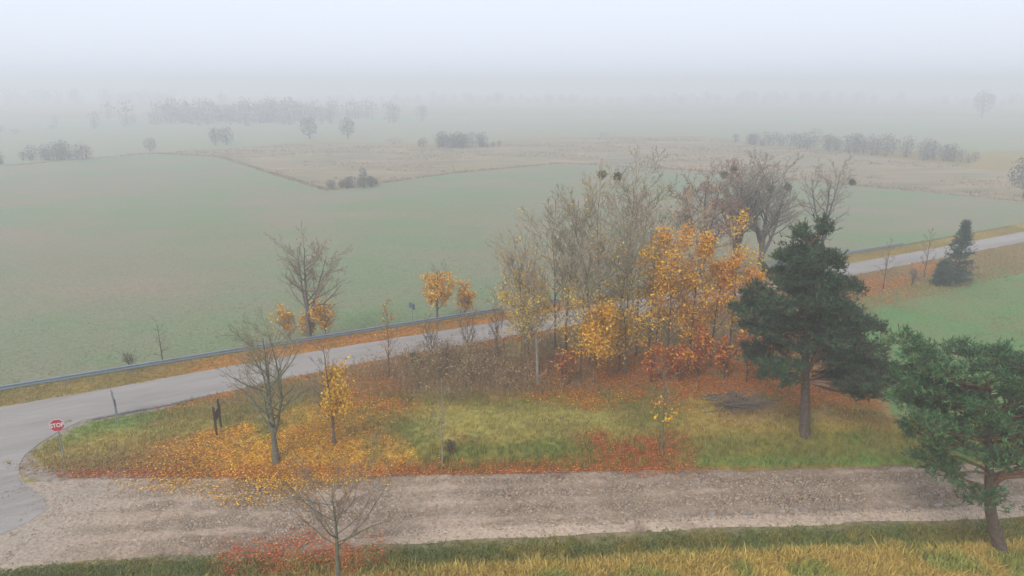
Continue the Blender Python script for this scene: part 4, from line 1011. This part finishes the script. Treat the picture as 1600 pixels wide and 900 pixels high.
for k, (fx, fy, hh, w, lab) in enumerate([(-242, 335, 3.2, 4, 'lone bush at the far left edge of the pasture'), (-226, 322, 2.4, 4, 'lone bush second from the left on the pasture'), (-260, 405, 5, 5, 'farthest lone bush on the left pasture'), (-232, 358, 2.4, 4, 'lone bush third from the left on the pasture'), (-212, 360, 4.6, 4, 'tallest lone bush on the left pasture'),
                                          (-44, 262, 2.6, 8, 'low bush left of the long dark thicket'), (38, 300, 2.4, 14, 'low bush on the pasture above the grove top')]):
    far_tree('far_bush', lab, 'shrub', fx, fy, hh, w, 520 + k, .04, 260, 'lone bushes on the misty pasture')
def thicket(name, label, pts, hh, w, seed, n, kind=None, tall=0):
    """a long thicket: many stems grown into one mass"""
    rng = np.random.default_rng(seed); Vs = []; Fs = []; Cs = []; off = 0
    P = np.array(pts, float)
    t = rng.random(n); s = np.linspace(0, 1, len(P))
    xx = np.interp(t, s, P[:, 0]) + rng.normal(0, w * .35, n); yy = np.interp(t, s, P[:, 1]) + rng.normal(0, w * .35, n)
    o = thing(name, (float(P[:, 0].mean()), float(P[:, 1].mean()), -.78), label, 'thicket') if kind is None else None
    ox, oy = (P[:, 0].mean(), P[:, 1].mean())
    trunks = []
    for i in range(n):
        h_ = hh * rng.uniform(.5, 1.2) * (1 - .45 * abs(2 * t[i] - 1) ** 3)
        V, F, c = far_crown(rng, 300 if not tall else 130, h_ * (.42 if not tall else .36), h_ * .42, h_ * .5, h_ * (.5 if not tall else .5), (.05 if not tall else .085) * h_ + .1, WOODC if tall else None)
        V = V + np.array((xx[i] - ox, yy[i] - oy, 0)); Vs.append(V); Fs.append(F + off); Cs.append(c); off += len(V)
        trunks.append(np.array([(xx[i] - ox, yy[i] - oy, 0), (xx[i] - ox, yy[i] - oy, h_ * .8)]))
    T = np.stack(trunks); Vt, Ft = tubes(T, np.tile(np.array([.03 * hh, .01 * hh]), (n, 1)), 4)
    if kind is None:
        obj('stems', mesh_np('stems', Vt, Ft), M_bark['dark'], o)['kind'] = 'stuff'
        obj('crown', mesh_np('crown', np.concatenate(Vs), np.concatenate(Fs), np.concatenate(Cs)), M_far, o)
    else:
        ct = np.tile(np.array((.22, .20, .17)), (len(Vt), 1))
        V, F = join_vf([(np.concatenate(Vs), np.concatenate(Fs)), (Vt, Ft)])
        tag(obj(name, mesh_np(name, V, F, np.concatenate(Cs + [ct])), M_far, None, (ox, oy, -.78)), label, 'wood', kind='stuff')
thicket('thicket', 'long dark thicket in the middle distance beyond the heath', [(-31, 252), (-19, 251), (-7, 250)], 5.4, 7, 540, 30)
thicket('thicket', 'dark thicket at the left edge of the crop field', [(-143, 205), (-134, 207), (-126, 209)], 5.4, 5, 541, 16)
thicket('thicket', 'thicket cut by the left picture edge', [(-146, 190), (-141, 193)], 3.8, 4, 542, 8)
thicket('thicket', 'long dark diagonal thicket at the right beyond the heath', [(88, 268), (105, 246), (121, 216), (128, 198)], 6.0, 9, 543, 60)
thicket('thicket', 'low hedge at the tip of the heath in the crop field', [(-38, 146), (-35, 148), (-30, 151)], 2.6, 3, 544, 14)
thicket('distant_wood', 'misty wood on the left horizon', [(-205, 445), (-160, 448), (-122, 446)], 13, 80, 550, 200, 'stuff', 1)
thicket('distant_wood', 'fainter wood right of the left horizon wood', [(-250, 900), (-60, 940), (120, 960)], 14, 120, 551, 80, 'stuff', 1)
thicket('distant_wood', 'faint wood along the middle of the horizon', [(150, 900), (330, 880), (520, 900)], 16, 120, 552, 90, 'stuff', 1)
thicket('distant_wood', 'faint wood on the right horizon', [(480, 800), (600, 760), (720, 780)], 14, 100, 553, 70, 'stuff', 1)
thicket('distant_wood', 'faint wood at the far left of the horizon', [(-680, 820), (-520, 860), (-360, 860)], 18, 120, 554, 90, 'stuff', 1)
far_tree('far_tree', 'faint tall tree above the right horizon', 'tree', 330, 500, 19, 14, 560, .15, 900)

# ------------------------------------------------------------------ road furniture
def on_line(P, s):
    d = np.r_[0, np.cumsum(np.hypot(*np.diff(P, axis=0).T))]
    return np.array((np.interp(s, d, P[:, 0]), np.interp(s, d, P[:, 1])))
def guard_rail():
    d_tot = float(np.hypot(*np.diff(RAIL, axis=0).T).sum())
    step = 4.0; n = int(d_tot // step)
    p0 = on_line(RAIL, 0)
    root = thing('guard_rail', (p0[0], p0[1], H(*p0)), 'long grey steel guard rail along the far side of the asphalt road', 'guard rail')
    post = MB().box((0, 0, .28), (.10, .06, .95)).mesh('post')
    prof = [(.0, .0), (.05, .035), (.05, .09), (.005, .125), (.005, .185), (.05, .22), (.05, .275), (.0, .31)]   # W-beam section (depth, height)
    zb = .43
    for i in range(n):
        a, b = on_line(RAIL, i * step), on_line(RAIL, (i + 1) * step)
        za, zb_ = H(*a), H(*b)
        ang = math.atan2(b[1] - a[1], b[0] - a[0])
        o = obj('post', post, M_post, root, (a[0] - p0[0], a[1] - p0[1] + .06, za - root.location.z)); o.rotation_euler = (0, 0, ang)
        nx_, ny_ = math.sin(ang), -math.cos(ang)          # towards the road
        V = []
        for (q, zz, e) in ((a, za, -.02), (b, zb_, .02)):
            for dpt, h_ in prof:
                V.append((q[0] + nx_ * dpt - p0[0] + math.cos(ang) * e, q[1] + ny_ * dpt - p0[1] + math.sin(ang) * e, zz - root.location.z + .40 + h_ + (i % 2) * .002))
        k = len(prof)
        me = bpy.data.meshes.new('beam'); me.from_pydata(V, [], [(j, j + 1, k + j + 1, k + j) for j in range(k - 1)]); me.update()
        o = obj('beam', me, M_steel, root)
        s = o.modifiers.new('steel', 'SOLIDIFY'); s.thickness = .006
guard_rail()

def text_mesh(s, size):
    cu = bpy.data.curves.new('text', 'FONT'); cu.body = s; cu.size = size; cu.align_x = 'CENTER'; cu.align_y = 'CENTER'; cu.extrude = .002; cu.offset = .012
    o = bpy.data.objects.new('lettering', cu); COL.objects.link(o)
    bpy.context.view_layer.update()
    me = bpy.data.meshes.new_from_object(o.evaluated_get(bpy.context.evaluated_depsgraph_get()))
    bpy.data.objects.remove(o); bpy.data.curves.remove(cu)
    return me
def octagon(r, y0, y1):
    return MB().prism([(r * math.cos(math.pi / 8 + i * math.pi / 4), r * math.sin(math.pi / 8 + i * math.pi / 4)) for i in range(8)], y0, y1)
def stop_sign():
    x, y = -24.9, 34.2
    root = thing('stop_sign', (x, y, H(x, y)), 'red octagonal stop sign on a grey post at the road junction', 'sign')
    root.rotation_euler = (0, 0, math.radians(24))
    P = np.array([[(0, .06, -.3), (0, .06, 1.2), (0, .06, 2.5)]]); 
    obj('post', mesh_np('post', *tubes(P, np.full((1, 3), .035), 10), None, True), M_post, root)
    rim = obj('border', octagon(.385, .0, .02).mesh('border'), M_white, root, (0, 0, 2.2))
    obj('face', octagon(.357, -.006, .0).mesh('face'), M_red, root, (0, 0, 2.2))
    t = text_mesh('STOP', .315); o = obj('lettering', t, M_white, root, (0, -.010, 2.2)); o.rotation_euler = (math.pi / 2, 0, 0); o.scale = (.86, 1.05, 1)
    for zz in (2.05, 2.35): obj('clamp', MB().box((0, .045, zz), (.10, .07, .04)).mesh('clamp'), M_post, root)
stop_sign()

def side_board():
    x, y = -24.6, 39.0
    root = thing('direction_board', (x, y, H(x, y)), 'road board on two grey posts seen edge on beside the asphalt', 'sign')
    root.rotation_euler = (0, 0, math.atan2(-1.5, 1.05))
    for dx in (-.6, .6):
        P = np.array([[(dx, .04, -.3), (dx, .04, .9), (dx, .04, 1.75)]])
        obj('post', mesh_np('post', *tubes(P, np.full((1, 3), .04), 8), None, True), M_post, root)
    obj('panel', MB().box((0, 0, 1.62), (1.9, .035, .5)).mesh('panel'), M_signback, root)
    obj('bracket', MB().box((0, .03, 1.5), (1.6, .03, .05)).box((0, .03, 1.75), (1.6, .03, .05)).mesh('bracket'), M_post, root)
side_board()

def wooden_board():
    x, y = -17.2, 36.3
    root = thing('information_board', (x, y, H(x, y)), 'dark wooden board on two posts standing in the grass', 'sign')
    root.rotation_euler = (0, 0, math.radians(100))
    for dx in (-.05, 1.05):
        obj('post', MB().box((dx, 0, .75), (.11, .11, 2.1)).mesh('post', .012), M_wood, root)
    pl = MB()
    for k in range(3):
        obj('plank', MB().box((.5, -.075, 1.02 + k * .19), (1.2, .03, .18)).mesh('plank', .006), M_wood, root)
wooden_board()

def blue_sign():
    x, y = -8.9, 58.6
    root = thing('small_sign', (x, y, H(x, y)), 'small blue sign on a pole behind the guard rail', 'sign')
    P = np.array([[(0, 0, -.3), (0, 0, 1.2), (0, 0, 2.2)]])
    obj('post', mesh_np('post', *tubes(P, np.full((1, 3), .03), 8), None, True), M_post, root)
    obj('panel', MB().box((-.14, -.05, 1.9), (.22, .03, .5)).mesh('panel'), M_blue, root)
    obj('panel', MB().box((.14, -.05, 1.75), (.22, .03, .5)).mesh('panel'), M_signback, root)
blue_sign()

def brush_pile():
    x, y = 14.2, 39.2
    rng = np.random.default_rng(77)
    root = thing('brush_pile', (x, y, H(x, y)), 'heap of cut grey branches on the slope left of the tall pine', 'brush pile')
    n = 80
    c = np.stack([rng.normal(0, .8, n), rng.normal(0, .5, n), rng.uniform(.1, .75, n)], 1)
    a = rng.normal(-.35, .75, n); L = rng.uniform(.6, 1.6, n)
    d = np.stack([np.cos(a), np.sin(a) * .6, rng.normal(0, .18, n)], 1) * L[:, None]
    P = np.stack([c - d, c + rng.normal(0, .05, (n, 3)), c + d], 1); P[..., 2] = np.maximum(P[..., 2], .02)
    V, F = tubes(P, np.stack([np.full(n, .03), np.full(n, .024), np.full(n, .010)], 1) * rng.uniform(.5, 1.3, (n, 1)), 4)
    obj('branches', mesh_np('branches', V, F), M_bark['grey'], root)
    P1, R1 = branch(rng, P, np.full((n, 3), .02), 5, .3, 1, .6, .35, 3, 0, .1, .6)
    V, F = tubes(P1, R1, 3); obj('twigs', mesh_np('twigs', V, F), M_bark['twigred'], root)
brush_pile()

# ------------------------------------------------------------------ the mist
def mist_box():
    me = MB().box((0, 0, 16.5), (5200, 5200, 37)).mesh('haze')
    m = bpy.data.materials.new('mist'); m.use_nodes = True
    nt = m.node_tree; nt.nodes.clear()
    o = nt.nodes.new('ShaderNodeOutputMaterial'); v = nt.nodes.new('ShaderNodeVolumePrincipled')
    v.inputs['Color'].default_value = (.94, .952, 1.0, 1); v.inputs['Density'].default_value = .0027; v.inputs['Anisotropy'].default_value = 0.4
    nt.links.new(v.outputs[0], o.inputs['Volume'])
    tag(obj('haze', me, m), 'thin mist over the whole landscape', 'mist', kind='stuff')
mist_box()
